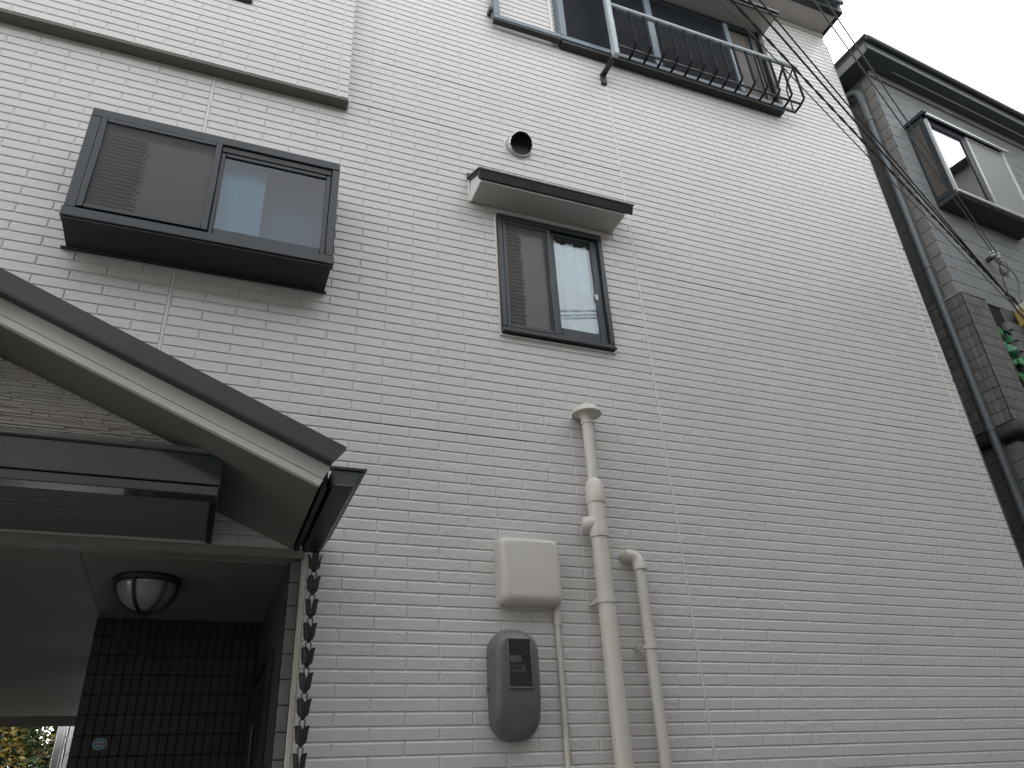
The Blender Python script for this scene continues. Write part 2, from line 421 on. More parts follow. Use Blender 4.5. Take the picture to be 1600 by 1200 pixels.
# ---- porch opening: lintel trim, jamb tiles, ceiling, tiled wall, door
part('lintel_trim', MB().box(OPX0, -2.2086, -.008, .09, LINT-.022, LINT+.020, .003), mat('lintel_paint', (.24, .226, .205), .5, var=.06, vscale=4, bump=.08), H)
part('corner_trim', MB().box(-2.2208, -2.1985, -.007, .05, .02, LINT-.024, .004), PIPE, H)
jm = part('porch_jamb', MB().box(-2.272, -2.2095, .012, 1.5, .0, 2.70), GROUT, H, smooth=False)
jt = MB().box(-.0245, .0245, -.006, .006, -.0535, .0535, .002).mesh('tile', JTILE)
z = 2.70 - .0555
while z > .1:
    put('tile', jt, jm, (-2.2472, .0105, z)); z -= .1110
pw = part('porch_side_wall', MB().box(-2.282, -2.2725, .05, 1.40, 0, 2.70), mat('side_wall_dark', (.06, .057, .053), .5, var=.2, vscale=3, bump=.1), H)
dr = part('porch_door', MB().box(-2.30, -2.283, .35, 1.22, .02, 2.28, .004), mat('door_dark', (.022, .022, .024), .3, var=.2, vscale=4), H)
part('handle', MB().tube([(-2.315, .47, 1.2), (-2.335, .47, 1.2), (-2.335, .47, 2.0), (-2.315, .47, 2.0)], .009, 8), IRON, dr)
part('door_frame', MB().box(-2.312, -2.283, .30, .345, .02, 2.33, .003).box(-2.312, -2.283, 1.225, 1.27, .02, 2.33, .003).box(-2.312, -2.283, .346, 1.224, 2.285, 2.33, .003), BLACK, dr)
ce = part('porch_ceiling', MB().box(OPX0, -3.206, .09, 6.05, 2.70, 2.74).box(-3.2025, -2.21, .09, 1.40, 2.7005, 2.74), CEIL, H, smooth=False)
part('ceiling_gap', MB().box(-3.206, -3.2025, .09, 1.39, 2.712, 2.735), GROUT, ce, smooth=False)
tw = part('tiled_wall', MB().box(-3.216, -2.2, 1.40, 6.0, 0, 2.73), GROUT, H, smooth=False)
TP, TR = .0487, .1075
tA = MB().box(-TP/2+.0016, TP/2-.0016, -.007, .005, -TR/2+.0018, TR/2-.0018, .0015)
tm = [tA.mesh('tile', TILED), tA.mesh('tile', TILED2), tA.mesh('tile', mat('dark_tile_grey', (.019, .019, .0185), .4, bump=.03, bscale=50, var=.2, vscale=6))]
far = MB(); cnt = 0
for r in range(24):
    for c_ in range(20):
        x = -3.216 + TP*(c_+.5); zz = 2.70 - TR*(r+.5)
        if zz < .06: continue
        if r < 9:
            put('tile', tm[random.choice((0, 0, 0, 1, 2))], tw, (x, 1.395, zz)); cnt += 1
        else: far.add([(p[0]+x, p[1]+1.395, p[2]+zz) for p in tA.v], tA.f)
part('lower_tiles', far, TILED, tw, kind='stuff', smooth=False)
# side face of the tiled block
far = MB()
for r in range(24):
    for c_ in range(40):
        y = 1.41 + .113*(c_+.5); zz = 2.70 - TR*(r+.5)
        if zz > .06: far.box(-3.222, -3.21, y-.054, y+.054, zz-TR/2+.002, zz+TR/2-.002)
part('side_tiles', far, TILED2, tw, kind='stuff', smooth=False)
# left wall of the passage
part('passage_wall', MB().box(-5.1, OPX0, .02, 7, 0, 2.72), OPP, H, smooth=False)

# ---- porch canopy: gable roof, beam, gutter
AP = -3.57; EY = -.885; SL = .4385
def zs(x, base): return base + SL*(-2.274 - x) if x >= AP else base + SL*(-2.274 - AP) - SL*(AP - x)
XE = -2.274; XLE = 2*AP - XE
def rake(name, base0, base1, y0, y1, m, parent, ext=0., extb=None, label=None):
    """band that follows the gable slope between two heights, end cut square to the slope"""
    mb = MB(); sgn = 1
    for side in (1, -1):
        e0 = ext; e1 = ext + (base1-base0)*SL*.95 if extb is None else extb
        pts = [(XE+e0, base0-SL*e0), (XE+e1, base1-SL*e1), (AP, zs(AP, base1)), (AP, zs(AP, base0))]
        if side < 0: pts = [(2*AP-p[0], p[1]) for p in pts]
        mb.prism(pts, 'y', y0, y1)
    return part(name, mb, m, parent, label=label, smooth=False)
cr = rake('porch_roof', 2.846, 2.905, -.895, .0, ROOFM, H, ext=.03)
cr['label'] = 'gabled porch roof with white barge board and dark metal edge'
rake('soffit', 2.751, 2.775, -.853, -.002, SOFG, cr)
rake('barge_board', 2.779, 2.845, EY, EY+.03, WHITE, cr, ext=.010)
rake('barge_lower_strip', 2.746, 2.7765, EY+.003, EY+.03, WHITE, cr, ext=.0)
rake('edge_flashing', 2.846, 2.938, EY-.055, EY-.012, ROOFM, cr, ext=.036, extb=.09)
rake('flashing_lip', 2.840, 2.852, EY-.058, EY-.010, BLACK, cr, ext=.034)
# gable wall of thin split stone strips
GY = -.55
gw = part('gable_wall', MB().prism([(2*AP+2.68, 2.955), (-2.68, 2.955), (AP, zs(AP, 2.75))], 'y', GY, GY+.05), STONE, H, smooth=False)
ms = MB(); z = 2.957
while z < zs(AP, 2.75):
    h = random.choice((.010, .012, .014, .017))
    xm = AP + (zs(AP, 2.748) - z - h)/SL          # where the soffit cuts this course
    x = 2*AP - xm
    while x < xm - .004:
        l = min(random.uniform(.06, .34), xm - x); d = random.uniform(.005, .018)
        x0, x1, y0 = x+.0006, x+l-.0006, GY-d
        if x1 - x0 > .008:
            ms.add([(x0,GY,z),(x1,GY,z),(x1,GY,z+h),(x0,GY,z+h),(x0+.001,y0,z+.0026),(x1-.001,y0+random.uniform(-.002,.002),z+.0022),(x1-.001,y0,z+h-.0024),(x0+.001,y0+random.uniform(-.002,.002),z+h-.0022)], BF)
        x += l
    z += h
part('stone_strips', ms, STONE, gw, kind='stuff', smooth=False)
# beam (projecting box) under the gable
bX0, bX1 = 2*AP+2.647, -2.647
bmn = part('porch_beam', MB().box(bX0, bX1, -.645, -.56, 2.80, 2.932, .004), NAVY, H, label='glossy dark blue metal beam across the porch front')
part('lower_lip', MB().box(bX0, bX1-.004, -.652, -.57, 2.752, 2.793, .004), NAVY, bmn)
part('top_cap', MB().prism([(-.655, 2.935), (-.662, 2.937), (-.655, 2.956), (-.552, 2.972), (-.552, 2.935)], 'x', bX0-.004, bX1+.004), NFAS, bmn, smooth=False)
part('side_board', MB().box(bX1-.028, bX1-.002, -.558, -.0045, 2.752, 2.93, .003), BLACK, bmn)
part('side_board', MB().box(bX0+.002, bX0+.028, -.558, -.0045, 2.752, 2.93, .003), BLACK, bmn)
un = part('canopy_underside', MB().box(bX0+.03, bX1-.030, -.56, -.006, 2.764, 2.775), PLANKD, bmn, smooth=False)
# underside fine battens
ub = MB(); y = -.558
while y < -.01:
    d = random.uniform(.012, .03); x = bX0+.03
    while x < bX1-.03:
        l = random.uniform(.2, .7); x1 = min(x+l, bX1-.031)
        if x1 - x > .02: ub.box(x+.0006, x1-.0006, y+.0008, min(y+d, -.007)-.0008, 2.7645-random.uniform(.001, .005), 2.765)
        x += l
    y += d
part('underside_strips', ub, PLANKD, bmn, kind='stuff', smooth=False)
# gutter along the right eave
gx = [(-2.236, 2.797), (-2.224, 2.733), (-2.146, 2.733), (-2.106, 2.797)]
g = MB()
def gut(y0, y1, poly, t=.003):
    inner = [(p[0]*(1)+(t if i < 2 else -t), p[1]+(t if 0 < i < 3 else 0)) for i, p in enumerate(poly)]
    ring = poly + inner[::-1]; g.prism(ring, 'y', y0, y1)
gut(-.93, -.045, gx)
gu = part('gutter', g, BLACK, cr, smooth=False)
part('gutter_end', MB().prism([(-2.232, 2.795), (-2.220, 2.737), (-2.150, 2.737), (-2.112, 2.795)], 'y', -.934, -.9305), NAVY, cr, smooth=False)
part('gutter_end', MB().prism([(-2.238, 2.800), (-2.226, 2.730), (-2.144, 2.730), (-2.102, 2.800)], 'y', -.044, -.036), BLACK, cr, smooth=False)
part('gutter_end_rim', MB().prism([(-2.246, 2.7975), (-2.246, 2.808), (-2.096, 2.808), (-2.100, 2.7975)], 'y', -.945, -.925).prism([(-2.112, 2.797), (-2.1015, 2.797), (-2.142, 2.732), (-2.151, 2.732)], 'y', -.945, -.9345).prism([(-2.240, 2.797), (-2.232, 2.797), (-2.222, 2.733), (-2.229, 2.733)], 'y', -.945, -.9345), SLATE, cr, smooth=False)
part('gutter_lip', MB().tube([(-2.105, -.93, 2.798), (-2.105, -.045, 2.798)], .005, 8), SLATE2, cr)
part('eave_fascia', MB().box(-2.262, -2.240, -.86, -.004, 2.742, 2.84, .003), BLACK, cr)
part('gutter_outlet', MB().lathe([(.026, .02), (.026, -.012), (.018, -.014), (.018, .02)], (-2.172, -.10, 2.728), 16), IRON, cr)

# ---- bay window on the left
bx0, bx1, bz0, bz1, by = -3.592, -2.222, 4.33, 5.118, -.272
bw = part('bay_window', MB().box(bx0+.01, bx1-.01, by+.02, -.004, 5.085, bz1-.004, .004), SLATE, H, label='projecting slate-framed sliding window with black underside')
part('head', MB().box(bx0, bx1, by, by+.06, 5.055, bz1, .005), SLATE, bw)
part('bottom_rail', MB().box(bx0-.006, bx1+.006, by-.006, by+.06, bz0, bz0+.062, .005), SLATE, bw)
part('frame_post', MB().box(bx0, bx0+.055, by, by+.06, bz0+.063, 5.054, .004), SLATE, bw)
part('frame_post', MB().box(bx1-.045, bx1, by, by+.06, bz0+.063, 5.054, .004), SLATE, bw)
part('side_panel', MB().box(bx0+.002, bx0+.02, by+.062, -.004, bz0+.03, 5.08, .003), SLATE, bw)
part('side_panel', MB().box(bx1-.02, bx1-.002, by+.062, -.004, bz0+.03, 5.08, .003), SLATE, bw)
part('underside', MB().box(bx0+.004, bx1-.004, by+.004, -.004, bz0-.012, bz0-.001, .002), UNDER, bw)
part('drip_sill', MB().box(bx0-.022, bx1+.008, -.03, -.0045, bz0-.02, bz0-.0125, .002), BLACK, bw)
part('inner_floor', MB().box(bx0+.02, bx1-.02, by+.06, -.0045, bz0+.002, bz0+.028), UNDER, bw)
mxm = -2.905
# left sash (in front), with insect screen over a frosted pane
sash = part('left_sash', MB().box(bx0+.056, bx0+.088, by-.010, by+.014, bz0+.07, 5.05, .003).box(mxm-.030, mxm+.004, by-.010, by+.014, bz0+.07, 5.05, .003)
     .box(bx0+.0885, mxm-.0305, by-.010, by+.014, bz0+.07, bz0+.098, .003).box(bx0+.0885, mxm-.0305, by-.010, by+.014, 5.022, 5.05, .003), SLATE, bw)
part('insect_screen', MB().add([(bx0+.087,by-.001,bz0+.097),(mxm-.029,by-.001,bz0+.097),(mxm-.029,by-.001,5.023),(bx0+.087,by-.001,5.023)], [(0,1,2,3)]), SCREEN, bw, smooth=False)
part('frosted_pane', MB().box(bx0+.09, mxm-.03, by+.045, by+.049, bz0+.09, 5.03), FROST2, bw, smooth=False)
bs = MB(); be = MB(); z = bz0+.115; i = 0
while z < 4.985:
    xe = bx0 + .30 + random.uniform(-.012, .010)
    bs.box(bx0+.092, xe, by+.030, by+.043, z, z+.013, .003); be.box(xe+.0005, xe+.016+random.uniform(-.004, .006), by+.028, by+.044, z-.002, z+.012, .003)
    z += .0262; i += 1
part('blind_slats', bs, BLIND, bw, kind='stuff'); part('blind_edge', be, BLINDE, bw, kind='stuff')
# right sash: clear glass, set back
part('right_sash', MB().box(mxm+.005, mxm+.03, by+.018, by+.04, bz0+.066, 5.01, .003).box(bx1-.075, bx1-.046, by+.018, by+.04, bz0+.066, 5.01, .003)
     .box(mxm+.0305, bx1-.0755, by+.018, by+.04, bz0+.066, bz0+.115, .003).box(mxm+.0305, bx1-.0755, by+.018, by+.04, 4.985, 5.01, .003), SLATE, bw)
part('upper_track', MB().box(mxm+.005, bx1-.046, by+.012, by+.055, 5.0115, 5.054, .003), BLACK, bw)
part('glass_pane', MB().add([(mxm+.03,by+.028,bz0+.114),(bx1-.075,by+.028,bz0+.114),(bx1-.075,by+.028,4.986),(mxm+.03,by+.028,4.986)], [(0,1,2,3)]), GLASSB, bw, smooth=False)
cu = MB(); N = 26; rows = []
for j in range(2):
    for i in range(N):
        x = mxm+.03 + .24*i/(N-1); rows.append((x, by+.12+.004*math.sin(i*.9), (bz0+.03, 5.07)[j]))
cu.add(rows, [(i, i+1, N+i+1, N+i) for i in range(N-1)])
part('curtain', cu, CURT2, bw)
part('back_board', MB().box(bx0+.022, bx1-.022, -.02, -.0045, bz0+.03, 5.08), SKYTINT, bw, smooth=False)
for px_, pz_ in ((-2.905+.05, 4.50), (-2.60, 4.455)): part('object_on_sill', MB().lathe([(.001, .05), (.012, .045), (.016, .02), (.014, 0), (.001, 0)], (px_+.1, by+.08, pz_-.08), 10), PAPER, bw)

# ---- small sliding window
sx0, sx1, sz0, sz1 = SW
sy = -.032
sw = part('small_window', MB().box(sx0, sx1, sy, .02, sz0, sz0+.045, .004), SLATE, H, label='small upright sliding window under the hood')
part('head', MB().box(sx0, sx1, sy, .02, sz1-.05, sz1, .004), SLATE, sw)
part('frame_post', MB().box(sx0, sx0+.036, sy, .02, sz0+.046, sz1-.051, .004), SLATE, sw)
part('frame_post', MB().box(sx1-.036, sx1, sy, .02, sz0+.046, sz1-.051, .004), SLATE, sw)
part('flange', MB().box(sx0-.012, sx0-.0005, -.010, MY, sz0-.006, sz1, .002).box(sx1+.0005, sx1+.012, -.010, MY, sz0-.006, sz1, .002).box(sx0-.012, sx1+.012, -.016, MY, sz0-.018, sz0-.0065, .002), WHITE, sw)
part('sill', MB().box(sx0, sx1, sy-.018, sy-.0005, sz0-.002, sz0+.016, .003), BLACK, sw)
mx = -.700
part('left_sash', MB().box(sx0+.0365, sx0+.065, sy+.004, sy+.02, sz0+.047, sz1-.052, .003).box(mx-.028, mx+.006, sy+.004, sy+.02, sz0+.047, sz1-.052, .003)
     .box(sx0+.0655, mx-.0285, sy+.004, sy+.02, sz0+.047, sz0+.075, .003).box(sx0+.0655, mx-.0285, sy+.004, sy+.02, sz1-.078, sz1-.052, .003), SLATE, sw)
part('insect_screen', MB().add([(sx0+.065,sy+.010,sz0+.075),(mx-.028,sy+.010,sz0+.075),(mx-.028,sy+.010,sz1-.078),(sx0+.065,sy+.010,sz1-.078)], [(0,1,2,3)]), SCREEN, sw, smooth=False)
part('frosted_pane', MB().box(sx0+.066, mx-.03, .030, .034, sz0+.05, sz1-.06), FROST, sw, smooth=False)
bs = MB(); be = MB(); z = sz0+.085
while z < sz1-.09:
    xe = sx0 + .175 + random.uniform(-.006, .006)
    bs.box(sx0+.066, xe, .010, .026, z, z+.016, .003); be.box(xe+.0005, xe+.012+random.uniform(0, .008), .008, .027, z-.001, z+.013, .003)
    z += .0325
part('blind_slats', bs, BLIND, sw, kind='stuff'); part('blind_edge', be, BLINDE, sw, kind='stuff')
part('right_sash', MB().box(mx+.0065, mx+.036, -.008, .012, sz0+.047, sz1-.052, .003).box(sx1-.092, sx1-.0365, -.008, .012, sz0+.047, sz1-.052, .003)
     .box(mx+.0365, sx1-.0925, -.008, .012, sz0+.047, sz0+.125, .003).box(mx+.0365, sx1-.0925, -.008, .012, sz1-.078, sz1-.052, .003), SLATE, sw)
part('glass_pane', MB().add([(mx+.036,.002,sz0+.125),(sx1-.092,.002,sz0+.125),(sx1-.092,.002,sz1-.078),(mx+.036,.002,sz1-.078)], [(0,1,2,3)]), GLASS, sw, smooth=False)
rows = []; N = 40
for j in range(7):
    for i in range(N):
        t = i/(N-1); x = mx+.02 + t*(sx1-.075-mx-.02)
        top = sz1-.082 - .010*math.sin(t*5.2+.9) - .026*t
        zb_ = sz0+.10
        rows.append((x, .040 + .012*math.sin(t*17+.4*j)+.006*math.sin(t*41), zb_ + (top-zb_)*j/6))
cu = MB().add(rows, [(j*N+i, j*N+i+1, (j+1)*N+i+1, (j+1)*N+i) for j in range(6) for i in range(N-1)])
part('curtain', cu, CURT, sw)
part('latch', MB().box(sx1-.098, sx1-.078, -.016, -.0085, sz0+.405, sz0+.455, .003), PAPER, sw)
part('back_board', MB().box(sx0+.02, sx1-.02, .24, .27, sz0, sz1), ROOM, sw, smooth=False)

# ---- hood over the small window
hd = part('window_hood', MB().prism([(-.264, 5.378), (-.264, 5.390), (-.002, 5.535), (-.002, 5.520)], 'x', -1.306, -.108), SLATE, H, smooth=False, label='dark metal hood with pale soffit above the small window')
part('fascia', MB().prism([(-.2225, 5.3195), (-.236, 5.3195), (-.258, 5.376), (-.004, 5.517), (-.004, 5.50), (-.2225, 5.378)], 'x', -1.298, -.118), BLACK, hd, smooth=False)
part('soffit', MB().box(-1.272, -.185, -.222, -.0045, 5.305, 5.318), SOFF, hd)
part('side_cheek', MB().prism([(-.221, 5.303), (-.221, 5.375), (-.005, 5.50), (-.005, 5.303)], 'x', -1.284, -1.2725), WHITE, hd, smooth=False)
part('side_cheek', MB().prism([(-.221, 5.303), (-.221, 5.375), (-.005, 5.50), (-.005, 5.303)], 'x', -.1845, -.173), WHITE, hd, smooth=False)
part('wall_flange', MB().box(-1.300, -1.2845, -.020, -.0045, 5.298, 5.50, .002).box(-.1725, -.157, -.020, -.0045, 5.298, 5.50, .002), WHITE, hd)
part('wall_flashing', MB().box(-1.306, -.108, -.022, -.0042, 5.51, 5.565, .003), SLATE, hd)

# ---- vent hood
vc = Vector((-.888, -.044, 5.957)); r = .098
v = empty('vent_hood', (-.888, 0, 5.955), 'round stainless steel vent hood with black mouth above the small window hood', 'vent')
bm = bmesh.new(); bmesh.ops.create_uvsphere(bm, u_segments=40, v_segments=24, radius=r)
dn = Vector((.12, -.84, -.50)).normalized()
dead = [vv for vv in bm.verts if vv.co.dot(dn) > r*.38 or vv.co.y > .036]
bmesh.ops.delete(bm, geom=dead, context='VERTS')
for vv in bm.verts: vv.co += vc
mb_ = MB().bm(bm); o = part('hood', mb_, STEEL, v, ang=60)
sm = o.modifiers.new('thick', 'SOLIDIFY'); sm.thickness = .003
part('base_ring', MB().lathe([(.090, -.030), (.098, -.028), (.103, -.012), (.112, -.008), (.112, .002)], (vc.x, 0, vc.z), 40, 'y'), mat('ring_paint', (.36, .35, .33), .4, var=.1, vscale=12), v)
part('mouth', MB().lathe([(.0, -.010), (.04, -.011), (.075, -.014), (.084, -.018)], (vc.x, .0, vc.z), 32, 'y'), UNDER, v)
bm = bmesh.new(); bmesh.ops.create_uvsphere(bm, u_segments=32, v_segments=20, radius=r*.955)
dead = [vv for vv in bm.verts if vv.co.dot(dn) > r*.33]
bmesh.ops.delete(bm, geom=dead, context='VERTS')
for vv in bm.verts: vv.co += vc
part('inner_lining', MB().bm(bm), UNDER, v)
part('sealant_bead', MB().lathe([(.111, -.008), (.117, -.006), (.120, -.0035)], (vc.x, 0, vc.z), 40, 'y'), SEAL, v)

# ---- upper window with louvred shutters, pocket frame, awning and guard
ux0, ux1, uz0, uz1 = UW
uy = -.088
uw = part('upper_window', MB().box(ux0, ux1, uy, -.0045, uz0, uz0+.05, .004), SLATE2, H, label='wide upper window with louvred shutters behind a railing')
part('frame_post', MB().box(ux0, ux0+.06, uy, .0, uz0+.051, uz1, .004), SLATE2, uw)
part('frame_post', MB().box(ux1-.05, ux1, uy, .0, uz0+.051, uz1, .004), BLACK, uw)
part('head', MB().box(ux0+.061, ux1-.051, uy+.02, .0, uz1-.07, uz1, .004), SLATE, uw)
part('sill_underside', MB().box(ux0+.01, ux1+.004, uy+.01, -.0045, uz0-.035, uz0-.001, .004), UNDER, uw)
def louvre(x0, x1, name='louvred_shutter', st0=.0, st1=.0):
    p = part(name, MB().box(x0+.02, x1-.02, uy+.05, uy+.054, uz0+.06, uz1-.08), UNDER, uw, smooth=False)
    s = MB(); z = uz0+.062
    while z < uz1-.09:
        s.add([(x0,uy+.006,z),(x1,uy+.006,z),(x1,uy+.036,z+.021),(x0,uy+.036,z+.021),(x0,uy+.006,z+.005),(x1,uy+.006,z+.005),(x1,uy+.036,z+.025),(x0,uy+.036,z+.025)],
              [(0,1,5,4),(4,5,6,7),(0,3,2,1),(1,2,6,5),(3,0,4,7),(2,3,7,6)]); z += .0272
    part('slats', s, mat('louvre_slat', (.042, .054, .066), .4, var=.1, vscale=5), p, kind='stuff', smooth=False)   # sub-part
    return p
louvre(ux0+.062, .085)
louvre(.135, .50)
louvre(.575, 1.425)
for xa, xb in ((.088, .132), (.502, .572), (1.428, 1.478)): part('shutter_stile', MB().box(xa, xb, uy-.006, uy+.03, uz0+.052, uz1-.072, .003), SLATE2, uw)
part('inner_blind', MB().box(1.48, ux1-.052, uy+.05, uy+.055, uz0+.052, uz1-.072), mat('brown_blind', (.085, .072, .062), .6, var=.1, vscale=4), uw, smooth=False)
part('sash_bar', MB().box(1.74, 1.765, uy+.0, uy+.028, uz0+.052, uz1-.072, .003), SLATE, uw)
part('pocket_frame', MB().box(-1.055, ux0-.001, uy, uy+.045, uz0, uz0+.05, .004).box(-1.055, -1.0, uy, uy+.045, uz0+.051, uz1, .004), SLATE2, uw)
part('pocket_underside', MB().box(-1.05, ux0-.001, uy+.004, uy+.055, uz0-.024, uz0-.001, .003), UNDER, uw)
part('pocket_bracket', MB().box(-1.085, -1.056, uy+.01, -.0045, uz0+.10, uz0+.15, .003), SLATE, uw)
part('wall_strip', MB().box(ux0-.055, ux0-.03, -.02, -.0045, uz0-.02, uz1, .002), WHITE, uw)
aw = part('upper_awning', MB().prism([(-.315, 8.50), (-.315, 8.53), (-.004, 8.66), (-.004, 8.50)], 'x', -.62, 1.985), SLATE, H, smooth=False, label='awning above the upper window')
part('awning_fascia', MB().box(-.60, 1.965, -.300, -.285, 8.455, 8.4995, .002), BLACK, aw)
part('soffit', MB().box(-.60, 1.96, -.284, -.0045, 8.478, 8.492), SOFF, aw)
# guard rail basket
gd = part('window_guard', MB().tube([(-.02, -.235, 7.79), (2.055, -.235, 7.79)], .023, 12), RAILM, H, label='bowed metal guard rail in front of the upper window')
part('post', MB().box(-.045, .005, -.262, -.205, 7.10, 8.45, .008), RAILM, gd)
GBAR = mat('guard_bar', (.008, .009, .012), .75, spec=.2)
def bar_path(x):
    pts = []
    for t in (0, .25, .5, .7, .82, .90, .95, 1.0):
        pts.append((x, -.238 - .006*t, 7.775 - .405*t))
    pts += [(x, -.25, 7.345), (x, -.232, 7.325), (x, -.19, 7.308), (x, -.15, 7.30), (x, -.105, 7.297)]
    return pts
for x in (.20, .345, .485, .625, .765, .90, 1.035, 1.17, 1.31, 1.45, 1.59, 1.73, 1.87, 2.013):
    part('bar', MB().tube(bar_path(x), .0115, 8), GBAR, gd)
part('lower_rail', MB().box(.0, 2.02, -.205, -.185, 7.300, 7.322, .003), BLACK, gd)
part('lower_rail', MB().box(.0, 2.02, -.118, -.098, 7.285, 7.305, .003), BLACK, gd)
part('end_rail', MB().tube([(2.013, -.235, 7.77), (2.013, -.12, 7.69), (2.013, -.09, 7.62), (2.013, -.09, 7.52)], .008, 8), BLACK, gd)
part('end_rail', MB().tube([(2.013, -.105, 7.297), (2.013, -.09, 7.35), (2.013, -.10, 7.5)], .008, 8), BLACK, gd)
part('bracket', MB().tube([(1.90, -.235, 7.775), (1.915, -.08, 7.64)], .012, 8), BLACK, gd)
part('bracket', MB().box(-.055, -.01, -.20, -.0045, 7.09, 7.12, .004).box(-.06, -.01, -.03, -.0045, 6.99, 7.12, .004), BLACK, gd)
part('bracket', MB().tube([(.05, -.235, 7.775), (.06, -.09, 7.62)], .012, 8), BLACK, gd)

# ================================================================== THINGS ON THE WALL
# vent stack with cap, sleeve and tee
vp = empty('vent_stack', (-.60, -.085, 0), 'tall thick painted vent pipe with a mushroom cap', 'pipe')
ax = -.594
def cyl(x, y, z0, z1, r, n=24, ch=.003): return [(0, z0), (r-ch, z0), (r, z0+ch), (r, z1-ch), (r-ch, z1), (0, z1)]
part('lower_pipe', MB().lathe([(.048, 0), (.048, 2.96)], (ax, -.085, 0), 28), PIPE, vp)
part('upper_pipe', MB().lathe([(.033, 3.2), (.033, 3.66)], (ax, -.085, 0), 28), PIPE, vp)
part('socket', MB().lathe([(.047, 2.90), (.0545, 2.902), (.0555, 2.915), (.0555, 2.975), (.0545, 2.985), (.048, 2.987)], (ax, -.085, 0), 28), PIPE, vp)
part('tee_body', MB().lathe([(.0505, 2.98), (.0505, 3.12)], (ax, -.085, 0), 28), PIPE, vp)
part('socket', MB().lathe([(.048, 3.105), (.0555, 3.107), (.0565, 3.115), (.0565, 3.165), (.055, 3.17), (.055, 3.215), (.048, 3.235), (.036, 3.255), (.032, 3.258)], (ax, -.085, 0), 28), PIPE, vp)
part('collar', MB().lathe([(.032, 3.62), (.0395, 3.622), (.0395, 3.665), (.047, 3.675), (.055, 3.69)], (ax+.002, -.085, 0), 28), PIPE, vp)
part('cap', MB().lathe([(.05, 3.682), (.062, 3.684), (.075, 3.690), (.088, 3.685), (.094, 3.688), (.093, 3.700), (.080, 3.722), (.055, 3.742), (.02, 3.752), (0, 3.754)], (ax+.002, -.085, 0), 36), PIPE, vp)
part('side_plug', MB().tube([(ax-.02, -.08, 2.985), (ax-.068, -.06, 2.983), (ax-.080, -.055, 2.982), (ax-.088, -.052, 2.982)], [.047, .047, .040, .024], 24), PIPE, vp)
part('clip', MB().lathe([(.049, 2.53), (.0535, 2.532), (.0535, 2.556), (.049, 2.558)], (ax, -.085, 0), 28).box(ax-.066, ax-.05, -.095, -.0045, 2.532, 2.556, .002).box(ax+.040, ax+.06, -.085, -.06, 2.534, 2.554, .002), PIPE, vp)
part('clip', MB().lathe([(.049, 1.2), (.0535, 1.202), (.0535, 1.226), (.049, 1.228)], (ax, -.085, 0), 28).box(ax-.066, ax-.05, -.095, -.0045, 1.202, 1.226, .002), PIPE, vp)
# shorter drain pipe with elbow into the wall
dp = empty('drain_pipe', (-.345, -.06, 0), 'shorter painted drain pipe that bends into the wall at its top', 'pipe')
ex_ = -.345
el = [(ex_-.005, .0, 2.815), (ex_-.003, -.025, 2.815)]
part('pipe', MB().lathe([(.031, 0), (.031, 2.77)], (ex_, -.065, 0), 24), PIPE, dp)
arc = [(ex_-.055, -.004, 2.822), (ex_-.05, -.03, 2.824)] + [(ex_-.05+.05*math.sin(a), -.065+.03*math.cos(a)*.6, 2.775+.05*math.cos(a)) for a in [R_(t) for t in range(0, 91, 15)]] + [(ex_, -.065, 2.74)]
part('elbow', MB().tube(arc, .036, 20), PIPE, dp)
part('elbow_collar', MB().lathe([(.031, 2.735), (.0385, 2.737), (.0385, 2.765), (.036, 2.77)], (ex_, -.065, 0), 24), PIPE, dp)
part('clip', MB().lathe([(.032, 2.30), (.036, 2.302), (.036, 2.322), (.032, 2.324)], (ex_, -.065, 0), 24).box(ex_-.062, ex_-.03, -.068, -.06, 2.303, 2.321, .002).box(ex_-.064, ex_-.050, -.068, -.0045, 2.298, 2.326, .002).box(ex_+.030, ex_+.048, -.072, -.060, 2.303, 2.321, .002), PIPE, dp)
part('clip', MB().lathe([(.032, 1.0), (.036, 1.002), (.036, 1.022), (.032, 1.024)], (ex_, -.065, 0), 24), PIPE, dp)
# junction box
def rrect(x0, x1, z0, z1, r, y, n=7):
    pts = []
    for cx, cz, a0 in ((x1-r, z1-r, 0), (x0+r, z1-r, 90), (x0+r, z0+r, 180), (x1-r, z0+r, 270)):
        for i in range(n):
            a = R_(a0 + 90*i/(n-1)); pts.append((cx+r*math.cos(a), y, cz+r*math.sin(a)))
    return pts
jb = empty('service_box', (-1.045, 0, 2.505), 'square painted pale grey service box above the electricity meter', 'box')
x0, x1, z0, z1 = -1.203, -.850, 2.515, 2.872
rings = [rrect(x0, x1, z0, z1, .030, -.003), rrect(x0, x1, z0, z1, .030, -.035), rrect(x0+.0015, x1-.0015, z0+.0015, z1-.0015, .03, -.0355)]
for t in range(0, 91, 15):
    a = R_(t); d = .040*(1-math.cos(a)); rings.append(rrect(x0+.0015+d, x1-.0015-d, z0+.0015+d*1.1, z1-.0015-d*.7, .034, -.062-.040*math.sin(a)))
part('cover', MB().loft(rings), BOXP, jb, ang=50)
part('back_plate', MB().box(x0-.006, x1+.006, -.0046, MY, z0-.006, z1+.006), BOXP, jb)
part('screw', MB().lathe([(0, -.0045), (.005, -.004), (.005, 0)], (-1.16, -.082, 2.508), 10), STEEL, jb)
cb_ = empty('conduit', (-.869, -.02, 0), 'thin painted conduit running down from the service box', 'conduit')
part('tube', MB().lathe([(.0135, 0), (.0135, 2.50)], (-.870, -.022, 0), 16), PIPE, cb_)
part('coupling', MB().lathe([(.014, 2.42), (.019, 2.422), (.019, 2.497), (.012, 2.50)], (-.868, -.022, 0), 16), PIPE, cb_)
part('saddle', MB().box(-.895, -.845, -.037, -.0045, 1.72, 1.74, .003), PIPE, cb_)
